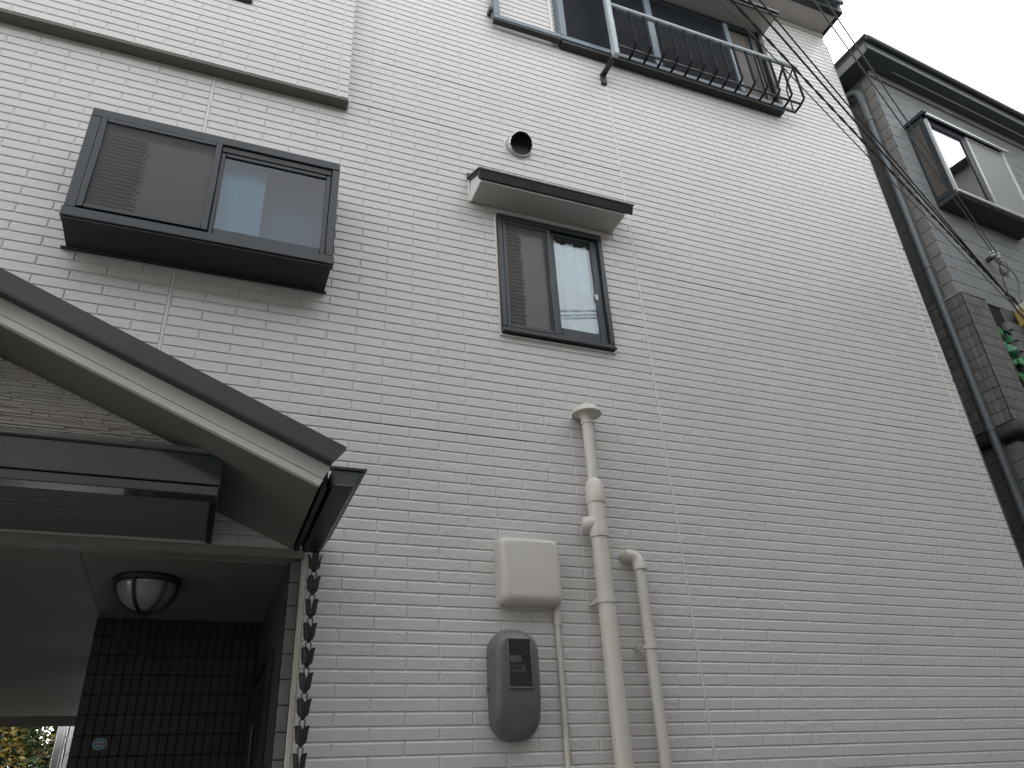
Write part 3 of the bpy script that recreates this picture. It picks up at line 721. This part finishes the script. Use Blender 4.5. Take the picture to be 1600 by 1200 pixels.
# electricity meter
em = empty('electricity_meter', (-1.175, 0, 1.84), 'grey plastic electricity meter with a dark display window', 'meter')
MX0, MX1, MZ0, MZ1 = -1.270, -1.018, 1.862, 2.385
def meter_rings():
    out = []
    for d, y, r in ((0, -.004, .112), (0, -.060, .112), (.003, -.085, .110), (.010, -.106, .104), (.021, -.121, .095), (.034, -.128, .085), (.040, -.1285, .080)):
        ring = []
        for (x, yy, z) in rrect(MX0+d, MX1-d, MZ0+d*1.3, MZ1-d*1.3, r, y, 12):
            ring.append((x, yy, z))
        out.append(ring)
    return out
def knee(p):
    x, y, z = p
    f = min(1, max(0, (-y-.045)/.08))
    if z < 2.055: y += f*min(.050, (2.055-z)*.30)
    if z > 2.325: y += f*min(.030, (z-2.325)*.45)
    return (x, y, z)
bmm = bmesh.new()
rgs = meter_rings(); n_ = len(rgs[0])
vr = [[bmm.verts.new(p) for p in rg] for rg in rgs]
for a in range(len(rgs)-1):
    for b_ in range(n_): bmm.faces.new((vr[a][b_], vr[a][(b_+1) % n_], vr[a+1][(b_+1) % n_], vr[a+1][b_]))
front = bmm.faces.new(vr[-1])
for zc in (2.055, 2.325):
    bmesh.ops.bisect_plane(bmm, geom=bmm.verts[:]+bmm.edges[:]+bmm.faces[:], plane_co=(0, 0, zc), plane_no=(0, 0, 1))
for v_ in bmm.verts: v_.co = knee(v_.co)
part('body', MB().bm(bmm), METER, em, ang=28)
wx0, wx1, wz0, wz1 = -1.198, -1.083, 2.098, 2.320
part('display_backing', MB().box(wx0, wx1, -.1325, -.127, wz0, wz1), DIAL, em, smooth=False)
part('display_bezel', MB().box(wx0-.007, wx1+.007, -.138, -.126, wz0-.009, wz0-.0005, .002).box(wx0-.007, wx1+.007, -.138, -.126, wz1+.0005, wz1+.007, .002).box(wx0-.007, wx0-.0005, -.138, -.126, wz0, wz1, .002).box(wx1+.0005, wx1+.007, -.138, -.126, wz0, wz1, .002), METER, em)
part('label_plate', MB().box(wx0+.006, wx0+.066, -.1335, -.1327, 2.214, 2.243), PAPER, em, smooth=False)
tx = MB()
for i, zz in enumerate((2.2365, 2.231, 2.2255, 2.220)):
    xx = wx0+.010 + (.018 if i else .022)
    while xx < wx0+.060:
        l = random.uniform(.004, .010); tx.box(xx, min(xx+l, wx0+.062), -.1341, -.1338, zz-.0012, zz+.0012); xx += l+.003
part('label_print', tx, INK, em, smooth=False)
part('display_panel', MB().box(wx0+.008, wx1-.030, -.1340, -.1327, 2.163, 2.197, .001), mat('panel_light', (.30, .33, .34), .4), em)
part('display', MB().box(wx0+.011, wx1-.048, -.1348, -.1342, 2.174, 2.193), LCD, em, smooth=False)
part('lower_cover', MB().box(wx0+.006, wx1-.008, -.1340, -.1327, 2.106, 2.150, .001), mat('panel_mid', (.06, .07, .075), .3), em)
part('screw', MB().lathe([(0, -.0015), (.003, -.001), (.003, 0)], (wx0+.04, -.1343, 2.135), 10).lathe([(0, -.0015), (.003, -.001), (.003, 0)], (wx1-.02, -.1343, 2.26), 10).lathe([(0, -.0015), (.0025, -.001), (.0025, 0)], (wx1-.03, -.1343, 2.292), 10), STEEL, em)
part('display_glass', MB().add([(wx0,-.1365,wz0),(wx1,-.1365,wz0),(wx1,-.1365,wz1),(wx0,-.1365,wz1)], [(0,1,2,3)]), GLASSM, em, smooth=False)
for sx_ in (-1.276, -1.016):
    part('side_lug', MB().box(sx_-.004, sx_+.008, -.035, -.012, 2.095, 2.115, .003), METER, em)

# ---- rain chain
rc = empty('rain_chain', (-2.170, -.10, 0), 'black iron rain chain of tulip cups hanging from the porch gutter', 'rain chain')
def cup_mesh():
    mb = MB()
    for q in range(4):
        a0 = math.pi/4 + q*math.pi/2
        rows = []
        for j, (h, rr, wd) in enumerate(((-.040, .0175, .70), (-.022, .0220, .76), (.0, .0235, .76), (.020, .0250, .70), (.036, .0275, .60), (.043, .0300, .52))):
            for i in range(7):
                t = (i-3)/3; a = a0 + t*wd
                bul = 1 + .14*(1-t*t)
                rows.append((rr*bul*math.cos(a), rr*bul*math.sin(a), h - .006*abs(t)**2*(j/5)))
        mb.add(rows, [(j*7+i, j*7+i+1, (j+1)*7+i+1, (j+1)*7+i) for j in range(5) for i in range(6)])
    mb.lathe([(0, -.052), (.011, -.051), (.013, -.040), (.017, -.039)], (0, 0, 0), 12)
    return mb.mesh('cup', IRON, True, 30)
def link_mesh():
    mb = MB()
    loop = [(.0135*math.cos(a)*(1 if math.sin(a) > 0 else .9), 0, .002+.014*math.sin(a)) for a in [R_(t) for t in range(-30, 211, 20)]]
    mb.tube([(.0135, 0, -.030)] + loop + [(-.0135, 0, -.030)], .0030, 8)
    mb.tube([(0, .001, .012), (0, .001, .034)], .0026, 8)
    return mb.mesh('link', IRON)
cm, lm = cup_mesh(), link_mesh()
z = 2.665
i = 0
while z > .12:
    o = put('cup', cm, rc, (-2.170, -.10, z)); o.scale = (1.08, 1.08, .84); o.rotation_euler[2] = R_((42, 12, -6, 4, 9, -3, 6, 1, -8)[i % 9])
    sm_ = .002
    o = put('link', lm, rc, (-2.170, -.10, z+.047)); o.rotation_euler[2] = R_(random.uniform(-25, 25))
    z -= .1092; i += 1

# ---- porch ceiling lamp
lp = empty('porch_lamp', (-2.925, .49, 2.70), 'dome ceiling lamp in a black cage under the porch', 'lamp')
lc = (-2.925, .49, 2.697)
part('base_ring', MB().lathe([(.0, 0), (.160, 0), (.165, -.008), (.163, -.026), (.150, -.032), (.142, -.030)], lc, 40), BLACK, lp)
dome = [(.142*math.cos(a), -.028-.135*math.sin(a)) for a in [R_(t) for t in range(0, 91, 9)]]
part('glass_dome', MB().lathe(dome, lc, 40), LAMPG, lp)
for q in range(3):
    a = R_(8 + 60*q)
    pts = [(lc[0]+.149*math.cos(t)*math.cos(a), lc[1]+.149*math.cos(t)*math.sin(a), lc[2]-.028-.142*math.sin(t)) for t in [R_(d) for d in range(0, 181, 12)]]
    part('cage_rib', MB().tube(pts, .0085, 8), BLACK, lp)
part('cage_boss', MB().lathe([(0, -.184), (.02, -.182), (.026, -.172), (.02, -.165)], lc, 20), BLACK, lp)

# ---- sticker on the dark tiles
st = empty('round_sticker', (-3.077, 1.386, 2.012), 'small oval blue sticker on the dark tiled porch wall', 'sticker')
def disc(rx, rz, y, n=28): return MB().add([(-3.077+rx*math.cos(2*math.pi*i/n), y, 2.012+rz*math.sin(2*math.pi*i/n)) for i in range(n)], [tuple(range(n))])
part('rim', disc(.036, .030, 1.3868), STKW, st, smooth=False)
part('disc', disc(.0325, .0265, 1.3862), STK, st, smooth=False)
tx = MB()
for zz, w_ in ((2.026, .017), (2.020, .022), (2.003, .023), (1.997, .018)):
    x = -3.077-w_
    while x < -3.077+w_:
        l = random.uniform(.004, .008); tx.box(x, min(x+l, -3.077+w_), 1.3855, 1.3858, zz-.0018, zz+.0018); x += l+.002
part('print', tx, STKW, st, smooth=False)
tx = MB(); x = -3.077-.02
while x < -3.077+.02:
    tx.box(x, x+.005, 1.3855, 1.3858, 2.0085, 2.0145); x += .0075
part('print', tx, STKR, st, smooth=False)

# ================================================================== NEIGHBOUR
NA = R_(5.1); NO = Vector((3.46, 0, 0))
NEX = Vector((math.cos(NA), math.sin(NA), 0)); NEY = Vector((-math.sin(NA), math.cos(NA), 0))
def nw(x, y, z): return tuple(NO + NEX*x + NEY*y + Vector((0, 0, z)))
NH = empty('neighbouring_house', tuple(NO), 'grey neighbouring house with rough siding across the narrow gap on the right', 'house', rz=NA)
def npart(name, mb, m, parent=None, **k):
    return part(name, mb, m, parent or NH, local=True, **k)
nwall = npart('wall', MB().box(.012, 8, .012, 7, 0, 8.62), GROUT, smooth=False)
# rough siding boards on the front, one by one
PH = .158; z = 5.54 - PH*0
zrow = 5.545; zi = 0
bmesh_cache = {}
def board(x0, x1, y0, y1, z0, z1, m, name='siding_board', b=.004):
    npart(name, MB().box(x0, x1, y0, y1, z0, z1, b), m, nwall)
while zrow < 8.58:
    z1_ = min(zrow+PH-.003, 8.585)
    x = .0035
    cuts = [.14, 2.3 if zi % 2 else 3.1, 6.0, 8.0]
    prev = -.002
    for c_ in cuts:
        board(prev+.001, c_-.001, -.002, .0115, zrow, z1_, NCORN if c_ == .14 and False else NSIDE); prev = c_
    # corner return on the left face and smooth panel behind it
    board(-.002, .011, .0125, .115, zrow, z1_, NCORN, 'corner_board')
    zrow += PH; zi += 1
npart('corner_edge_strip', MB().box(-.008, .011, .117, .150, 0, 8.58, .004), NPAN, nwall)
z = .1
while z < 8.5:
    board(-.001, .011, .1515, 1.2, z, z+.1645, NPAN, 'side_panel', .003)
    board(-.001, .011, 1.202, 2.6, z, z+.1645, NPAN, 'side_panel', .003) if z > 3 else None
    z += .1675
# lower front wall
z = .1
while z < 4.0:
    board(.0, 2.2, -.002, .0115, z, min(z+PH-.003, 4.05), NPAN); board(-.002, .011, .0125, .115, z, min(z+PH-.003, 4.05), NPAN, 'corner_board'); z += PH
# tiled pier with dark band below
npier = npart('tiled_pier', MB().box(-.050, .30, -.052, .42, 4.215, 5.50), GROUT, smooth=False)
tq = MB().box(-TP/2+.0016, TP/2-.0016, -.006, .004, -TR/2+.002, TR/2-.002, .0015)
tmf = [tq.mesh('tile', NTILE), tq.mesh('tile', mat('neighbour_tile_b', (.10, .097, .093), .4, bump=.15, bscale=60, var=.14, vscale=9))]
for r in range(12):
    zz = 5.50 - TR*(r+.5)
    for c_ in range(7):
        put('tile', tmf[random.random() < .35], npier, (-.050+TP*(c_+.5)+.004, -.054, zz), local=True)
    for c_ in range(7):
        o = put('tile', tmf[random.random() < .5], npier, (-.052, -.048+TP*(c_+.5), zz), local=True); o.rotation_euler[2] = -math.pi/2
npart('cap_stones', MB().box(-.06, .31, -.062, .42, 5.503, 5.54, .012), NCORN, npier)
npart('base_band', MB().box(-.075, .325, -.085, .42, 4.085, 4.212, .045, 4), mat('band_dark', (.022, .022, .022), .6, var=.2, vscale=6, bump=.15), npier)
# recessed window beside the pier
npart('recess', MB().box(.305, .60, .10, .13, 4.2, 5.54), UNDER, smooth=False)
npart('recess_cheek', MB().box(.300, .306, -.05, .10, 4.215, 5.50), GROUT, smooth=False)
pr2 = npart('rounded_pier', MB().box(.52, .98, -.06, .10, 4.10, 5.36, .05, 4), NPAN)
for r in range(9):
    npart('joint_line', MB().box(.519, .981, -.0615, .05, 4.30+r*.118, 4.304+r*.118), GROUT, pr2, smooth=False)
board(.60, 2.2, -.002, .0115, 4.06, 5.54, NPAN, 'side_panel')
# eaves
nr = npart('roof', MB().box(-.235, 8, -.205, 7, 8.70, 8.76, .006), ROOFM, smooth=False)
npart('eave_soffit', MB().box(-.23, 8, -.20, .30, 8.585, 8.60).box(-.23, .010, .301, 7, 8.585, 8.60), NEAV, nr, smooth=False)
npart('fascia', MB().box(-.245, 8, -.225, -.2005, 8.578, 8.695, .004), NEAV, nr)
npart('fascia', MB().box(-.245, -.2305, -.1995, 7, 8.578, 8.695, .004), NFAS, nr)
npart('fascia_strip', MB().box(-.252, 8, -.234, -.2255, 8.582, 8.607, .002), NFAS, nr)
npart('roof_edge', MB().box(-.265, 8, -.26, -.10, 8.763, 8.785, .004).box(-.265, -.1, -.0995, 7, 8.763, 8.785, .004), NFAS, nr)
npart('eave_gutter', MB().box(-.26, 8, -.285, -.236, 8.70, 8.755, .014), NPIPE, nr)
npart('soffit_wire', MB().tube([(.25, -.12, 8.570), (2.0, -.12, 8.573), (8, -.12, 8.57)], .007, 6), NSIL, nr)
npart('cornice', MB().box(-.012, 8, -.03, .0, 8.50, 8.584, .004), NSIDE, nr)
# bay window
b0, b1, c0, c1, yb = .265, 1.56, 6.67, 7.84, -.225
nb = npart('bay_window', MB().box(b0-.02, b1+.02, yb-.03, -.003, 7.79, c1, .006), SLATE, label='projecting window of the neighbouring house reflecting the sky')
npart('top_strip', MB().box(b0-.02, b1+.02, yb-.052, yb-.031, 7.735, 7.765, .003), NSIL, nb)
npart('top_strip', MB().box(b0-.02, b1+.02, yb-.045, yb-.031, 7.785, 7.80, .003), BLACK, nb)
npart('sill_box', MB().box(b0, b1, yb+.002, -.003, c0, c0+.06, .006), UNDER, nb)
npart('bottom_rail', MB().box(b0, b1, yb-.022, yb+.001, c0+.03, c0+.066, .003), NSIL, nb)
npart('corner_post', MB().box(b0, b0+.028, yb-.012, yb+.02, c0+.067, 7.734, .003), NSIL, nb)
npart('corner_post', MB().box(b1-.03, b1, yb-.012, yb+.02, c0+.067, 7.734, .003), NSIL, nb)
npart('side_board', MB().box(b0+.002, b0+.014, yb+.075, -.035, c0+.12, 7.72), NWOOD, nb, smooth=False)
npart('side_frame', MB().box(b0, b0+.018, yb+.021, yb+.074, c0+.061, 7.788, .003).box(b0, b0+.018, -.034, -.003, c0+.061, 7.788, .003).box(b0, b0+.018, yb+.0745, -.0345, c0+.061, c0+.119, .003).box(b0, b0+.018, yb+.0745, -.0345, 7.721, 7.788, .003), SLATE, nb)
npart('side_panel', MB().box(b1-.018, b1, yb+.021, -.003, c0+.061, 7.788, .003), SLATE, nb)
npart('head_board', MB().box(b0+.029, b1-.031, yb+.002, yb+.03, 7.66, 7.734, .003), mat('purple_dark', (.03, .026, .045), .4), nb)
npart('left_glass', MB().add([(b0+.028,yb+.012,c0+.066),(.885,yb+.012,c0+.066),(.885,yb+.012,7.66),(b0+.028,yb+.012,7.66)], [(0,1,2,3)]), GLASSN, nb, smooth=False)
npart('mullion', MB().box(.80, .885, yb+.0, yb+.011, c0+.067, 7.66, .003), BLACK, nb)
npart('right_sash', MB().box(.886, .912, yb-.014, yb+.006, c0+.067, 7.72, .003).box(b1-.056, b1-.031, yb-.014, yb+.006, c0+.067, 7.72, .003).box(.913, b1-.057, yb-.014, yb+.006, c0+.067, c0+.09, .003).box(.913, b1-.057, yb-.014, yb+.006, 7.70, 7.72, .003), NSIL, nb)
npart('insect_screen', MB().box(.912, b1-.056, yb-.004, yb-.001, c0+.089, 7.701), mat('grey_screen', (.20, .215, .205), .45, var=.06, vscale=3), nb, smooth=False)
npart('back_board', MB().box(b0+.02, b1-.02, -.03, -.004, c0+.06, 7.78), ROOM, nb, smooth=False)
npart('reflection_board', MB().box(b0+.06, .80, yb+.10, yb+.12, c0+.06, 7.10).box(.55, .56, yb+.09, yb+.099, c0+.06, 7.10), NWOOD, nb, smooth=False)  # added boards imitating the building mirrored in the lower pane
# drainpipe in the gap
nd = empty('grey_downpipe', nw(-.07, .12, 0), 'dark grey downpipe in the gap between the two houses', 'pipe', rz=NA)
def dpart(name, mb, m): return part(name, mb, m, nd, local=True)
dpart('pipe', MB().lathe([(.037, 0), (.037, 8.22)], (0, .02, 0), 20), NPIPE)
dpart('elbow', MB().tube([(0, .02, 8.18), (0, .02, 8.30), (-.005, .03, 8.36), (-.012, .07, 8.40), (-.02, .16, 8.42), (-.03, .40, 8.46)], .040, 18), NPIPE)
for z in (1.1, 2.6, 4.18, 5.9, 7.9):
    dpart('collar', MB().lathe([(.037, z), (.043, z+.003), (.043, z+.05), (.037, z+.053)], (0, .02, 0), 20), NPIPE)
    dpart('bracket', MB().box(-.006, .068, .012, .026, z+.018, z+.034, .002), BLACK)

# ---- ivy beside the pier
iv = empty('trailing_plant', nw(.40, -.02, 4.3), 'bright green leaves trailing in the dark recess of the neighbouring house', 'plant', rz=NA)
part('stem', MB().tube([(0, .0, 0), (.02, -.01, .3), (-.03, .0, .6), (.0, .01, .95), (-.02, .02, 1.15)], .004, 6), BARK, iv, local=True)
def leaf(s):
    o = [(0, 0), (.35, .18), (.5, .5), (.3, .8), (0, 1.05), (-.3, .8), (-.5, .5), (-.35, .18)]
    return MB().add([(x*s, -.10*s*(1-abs(x)*2), (y-.5)*s) for x, y in o] + [(0, -.16*s, 0)], [(i, (i+1) % 8, 8) for i in range(8)]).mesh('leaf', IVY)
lms = [leaf(s) for s in (.055, .07, .09)]
for i in range(80):
    zz = random.choice((random.uniform(.0, .45), random.uniform(.55, .95), random.uniform(.0, 1.0)))
    o = put('leaf', random.choice(lms), iv, (random.uniform(-.09, .12)+.02*math.sin(zz*6), random.uniform(-.05, .08), zz), local=True)
    o.rotation_euler = (random.uniform(-.9, .5), random.uniform(-1, 1), random.uniform(-1.0, 1.0))

# ---- cable anchor, terminal box and overhead cables
ca = empty('cable_anchor', nw(.74, -.05, 6.15), 'porcelain insulators and wire loops fixed on the neighbouring wall', 'insulator', rz=NA)
part('bracket', MB().box(-.02, .02, -.02, .05, -.02, .02, .004), IRON, ca, local=True)
for dx in (-.045, .035):
    part('insulator', MB().lathe([(0, -.03), (.022, -.028), (.026, -.012), (.015, 0), (.026, .012), (.022, .028), (0, .03)], (dx, -.045, .0), 14), PORC, ca, local=True)
def loop(c, rx, rz_, a0, a1, y=-.04, n=18): return [(c[0]+rx*math.cos(R_(a0+(a1-a0)*i/n)), y+.02*math.sin(i*.6), c[1]+rz_*math.sin(R_(a0+(a1-a0)*i/n))) for i in range(n+1)]
part('wire_loop', MB().tube(loop((.02, -.12), .07, .11, 80, 330), .006, 6), CABLE, ca, local=True)
part('wire_loop', MB().tube(loop((.06, -.13), .05, .10, 120, -100), .005, 6), CABLEG, ca, local=True)
part('wire_loop', MB().tube(loop((.07, -.30), .11, .24, 110, -95), .009, 8), CABLEG, ca, local=True)
part('wire_loop', MB().tube([(-.03, -.05, -.02), (-.05, -.06, -.2), (-.08, -.05, -.35), (-.12, -.06, -.55)], .006, 6), CABLE, ca, local=True)
part('knot', MB().lathe([(0, -.04), (.02, -.035), (.028, 0), (.02, .035), (0, .04)], (-.01, -.05, -.20), 10), CABLEG, ca, local=True)
tb = empty('terminal_box', nw(.80, -.08, 5.42), 'cream terminal box with yellowed side and drooping black wires', 'box', rz=NA)
part('housing', MB().box(-.02, .16, -.06, .06, -.04, .16, .01), CREAM, tb, local=True)
part('side_cover', MB().box(-.085, -.022, -.05, .04, -.10, .09, .012), BRASS, tb, local=True)
part('metal_collar', MB().lathe([(.035, -.07), (.05, -.068), (.05, -.035), (.035, -.033)], (.04, -.02, -.02), 18), NSIL, tb, local=True)
part('lens', MB().lathe([(0, -.085), (.03, -.08), (.042, -.068), (.04, -.05)], (.04, -.02, -.02), 18), UNDER, tb, local=True)
part('wire', MB().tube([(-.20, -.03, .16), (-.20, -.05, .02), (-.17, -.07, -.10), (-.08, -.08, -.17), (.05, -.08, -.16), (.12, -.07, -.10)], .010, 8), CABLE, tb, local=True)
part('wire', MB().tube([(-.18, -.04, .15), (-.10, -.07, -.02), (-.02, -.07, .04), (.06, -.07, -.09), (.14, -.07, -.13)], .006, 8), CABLE, tb, local=True)
part('wire', MB().tube([(.06, -.07, -.09), (.09, -.07, -.20), (.06, -.06, -.30)], .005, 8), CABLEG, tb, local=True)
bd = MB()
for i in range(9): bd.tube([(-.24+random.uniform(-.03, .03), -.04, .20+random.uniform(-.03, .03)), (-.20+random.uniform(-.03, .03), -.06, .15), (-.16+random.uniform(-.03, .03), -.05, .11+random.uniform(-.03, .03))], .008, 6)
part('wire_bundle', bd, CABLE, tb, local=True)

def wpt(px, py, d):
    r = (RX*((px-800)/FPX) + RD*((py-600)/FPX) + RF).normalized(); return CAM + r*d
def sagpath(A, B, sag, n=40, tw=0., ph=0.):
    A, B = Vector(A), Vector(B); pts = []
    for i in range(n+1):
        t = i/n; p = A.lerp(B, t); p.z -= sag*4*t*(1-t)
        if tw: p += Vector((0, math.cos(t*tw+ph), math.sin(t*tw+ph)))*.0050
        pts.append(p)
    return pts
bund = nw(.585, -.12, 5.60); ins = nw(.70, -.10, 6.16); ins2 = nw(.775, -.10, 6.165)
far_a = (-1.006, -2.006, 5.784); far_b = (-.897, -2.057, 5.763); far_c = (-.833, -2.088, 5.748); far_d = (-.609, -2.303, 5.493); far_e = (-.551, -2.336, 5.476)
def ext(A, B, k=1.35): return Vector(A) + (Vector(B) - Vector(A))*k
CB = [('twisted black service cable, second lowest of the overhead cables', bund, far_a, .03, .0065, True, CABLE),
      ('thick black overhead cable just above the twisted cable', bund, far_b, .02, .0066, False, CABLE),
      ('thin black overhead cable, just above the thick one', bund, far_c, .015, .0052, False, CABLE),
      ('slack thin grey wire hanging just below the twisted cable', nw(.56, -.12, 5.52), (-1.03, -1.99, 5.74), .075, .0040, False, CABLEG),
      ('thin grey overhead wire, left of the two ending at the insulators', ins, far_d, .02, .005, False, CABLEG),
      ('thin grey overhead wire, right of the two ending at the insulators', ins2, far_e, .02, .005, False, CABLEG)]
for lab, A, B, sag, rad, tw_, m_ in CB:
    E_ = ext(A, B)
    if tw_:
        e = empty('overhead_cable', tuple(A), lab, 'cable', 'overhead cables')
        for ph in (0, math.pi): part('strand', MB().tube(sagpath(A, E_, sag, 220, 150, ph), .0044, 6), CABLE, e)
    else:
        thing('overhead_cable', MB().tube(sagpath(A, E_, sag, 60), rad, 7), m_, lab, 'cable', 'overhead cables')

# ================================================================== BEYOND THE PASSAGE
def shrub(name, c, rx, ry, z0, z1, n, label, mats, stems=7):
    e = empty(name, (c[0], c[1], 0), label, 'shrub')
    for i in range(stems):
        a = random.uniform(0, 6.28); top = Vector((c[0]+rx*.6*math.cos(a), c[1]+ry*.6*math.sin(a), z1*random.uniform(.7, .98)))
        b = Vector((c[0]+.1*math.cos(a), c[1]+.1*math.sin(a), 0)); mid = b.lerp(top, .5) + Vector((random.uniform(-.1, .1), random.uniform(-.1, .1), 0))
        part('stem', MB().tube([b, mid, top], [.022, .014, .004], 6), BARK, e)
    for mi, m_ in enumerate(mats):
        mb = MB()
        for i in range(n//len(mats)):
            a = random.uniform(0, 6.28); rr = random.random()**.5; t = random.random()
            bulge = (.55+.45*math.sin(math.pi*min(1, t*1.1))) * (1+.18*math.sin(5*a+mi*2+t*7))
            p = Vector((c[0]+rx*rr*bulge*math.cos(a), c[1]+ry*rr*bulge*math.sin(a), z0+(z1-z0)*t*(1-.16*rr*rr) + .06*math.sin(a*7+t*3)))
            s = random.uniform(.025, .06); u = Vector((random.uniform(-1,1), random.uniform(-1,1), random.uniform(-.6,.6))).normalized(); w = u.orthogonal().normalized()
            q = u.cross(w); q = (w*random.uniform(-1,1)+q*random.uniform(-1,1)).normalized()*.45
            mb.add([p-u*s, p+q*s, p+u*s, p-q*s], [(0,1,2,3)])
        part('foliage', mb, m_, e, kind='stuff', smooth=False)
    return e
shrub('shrub', (-4.95, 9.6, 0), 1.0, .7, .3, 3.36, 24000, 'olive and green shrub seen through the passage at lower left', (LEAFA, LEAFB, LEAFC))
shrub('shrub', (-4.25, 9.9, 0), .34, .4, .3, 3.42, 9000, 'dark narrow evergreen beside the pale post beyond the passage', (LEAFC, LEAFA), 3)
pt = empty('pale_post', (-3.95, 7.3, 0), 'pale grey post at the far end of the passage', 'post')
part('shaft', MB().box(-4.03, -3.95, 7.26, 7.34, 0, 2.9, .008), GREYP, pt)
part('side_rail', MB().box(-3.948, -3.925, 7.27, 7.33, 0, 2.9, .004), GREYP, pt)
part('hook', MB().tube([(-3.925, 7.26, 2.62), (-3.90, 7.22, 2.58), (-3.91, 7.2, 2.50)], .010, 6), IRON, pt)
fp = empty('far_panel', (-3.87, 7.5, 0), 'grey board beside the pale post beyond the passage', 'panel')
part('board', MB().box(-3.92, -3.80, 7.44, 7.47, 0, 2.9, .004), GREYP, fp)
part('cord', MB().tube([(-3.93, 7.40, 2.40), (-3.89, 7.42, 2.45), (-3.86, 7.42, 2.47)], .004, 6), CABLE, fp)
wp = empty('wooden_post', (-3.79, 7.2, 0), 'orange brown wooden post at the end of the dark passage', 'post')
part('shaft', MB().box(-3.80, -3.765, 7.2, 7.24, 2.43, 2.9, .004), WOODO, wp)
part('lower_shaft', MB().box(-3.82, -3.74, 7.19, 7.25, 0, 2.428, .004), UNDER, wp)

# ================================================================== ACROSS THE LANE (unseen houses added to block low sky and mirror in panes)
def opp(x0, x1, y0, y1, h, label, roofh=1.6):
    e = empty('sky_blocking_house', ((x0+x1)/2, y1, 0), label, 'house', 'unseen houses across the lane')
    part('wall', MB().box(x0, x1, y0, y1, 0, h), OPP, e, smooth=False)
    rf_ = part('roof', MB().prism([(x0-.4, h), ((x0+x1)/2, h+roofh), (x1+.4, h)], 'y', y0-.3, y1+.35), OPPR, e, smooth=False)
    x = x0+.8
    while x < x1-1.2:
        for zf in (1.0, 3.7, 6.4, 9.1, 11.8):
            if zf+1.3 < h:
                w_ = part('window', MB().box(x, x+1.3, y1-.02, y1+.05, zf, zf+1.25, .01), SLATE, e)
                part('pane', MB().box(x+.06, x+1.24, y1+.051, y1+.056, zf+.06, zf+1.19), GLASSM, w_, smooth=False)
        x += 2.4
    return e
opp(-17.5, 3.8, -18, -6.8, 7.3, 'long unseen house across the lane, added to shade the lower wall', .4)
opp(4.4, 16.6, -16, -5.2, 9.6, 'higher unseen house across the lane on the right, added to shade the wall', .4)
opp(17.4, 24.0, -15.5, 1.5, 17.4, 'tall unseen block added to cut light along the lane, mirrored in the neighbouring window', .3)
for o in bpy.data.objects:
    if '_inv' in o: del o['_inv']
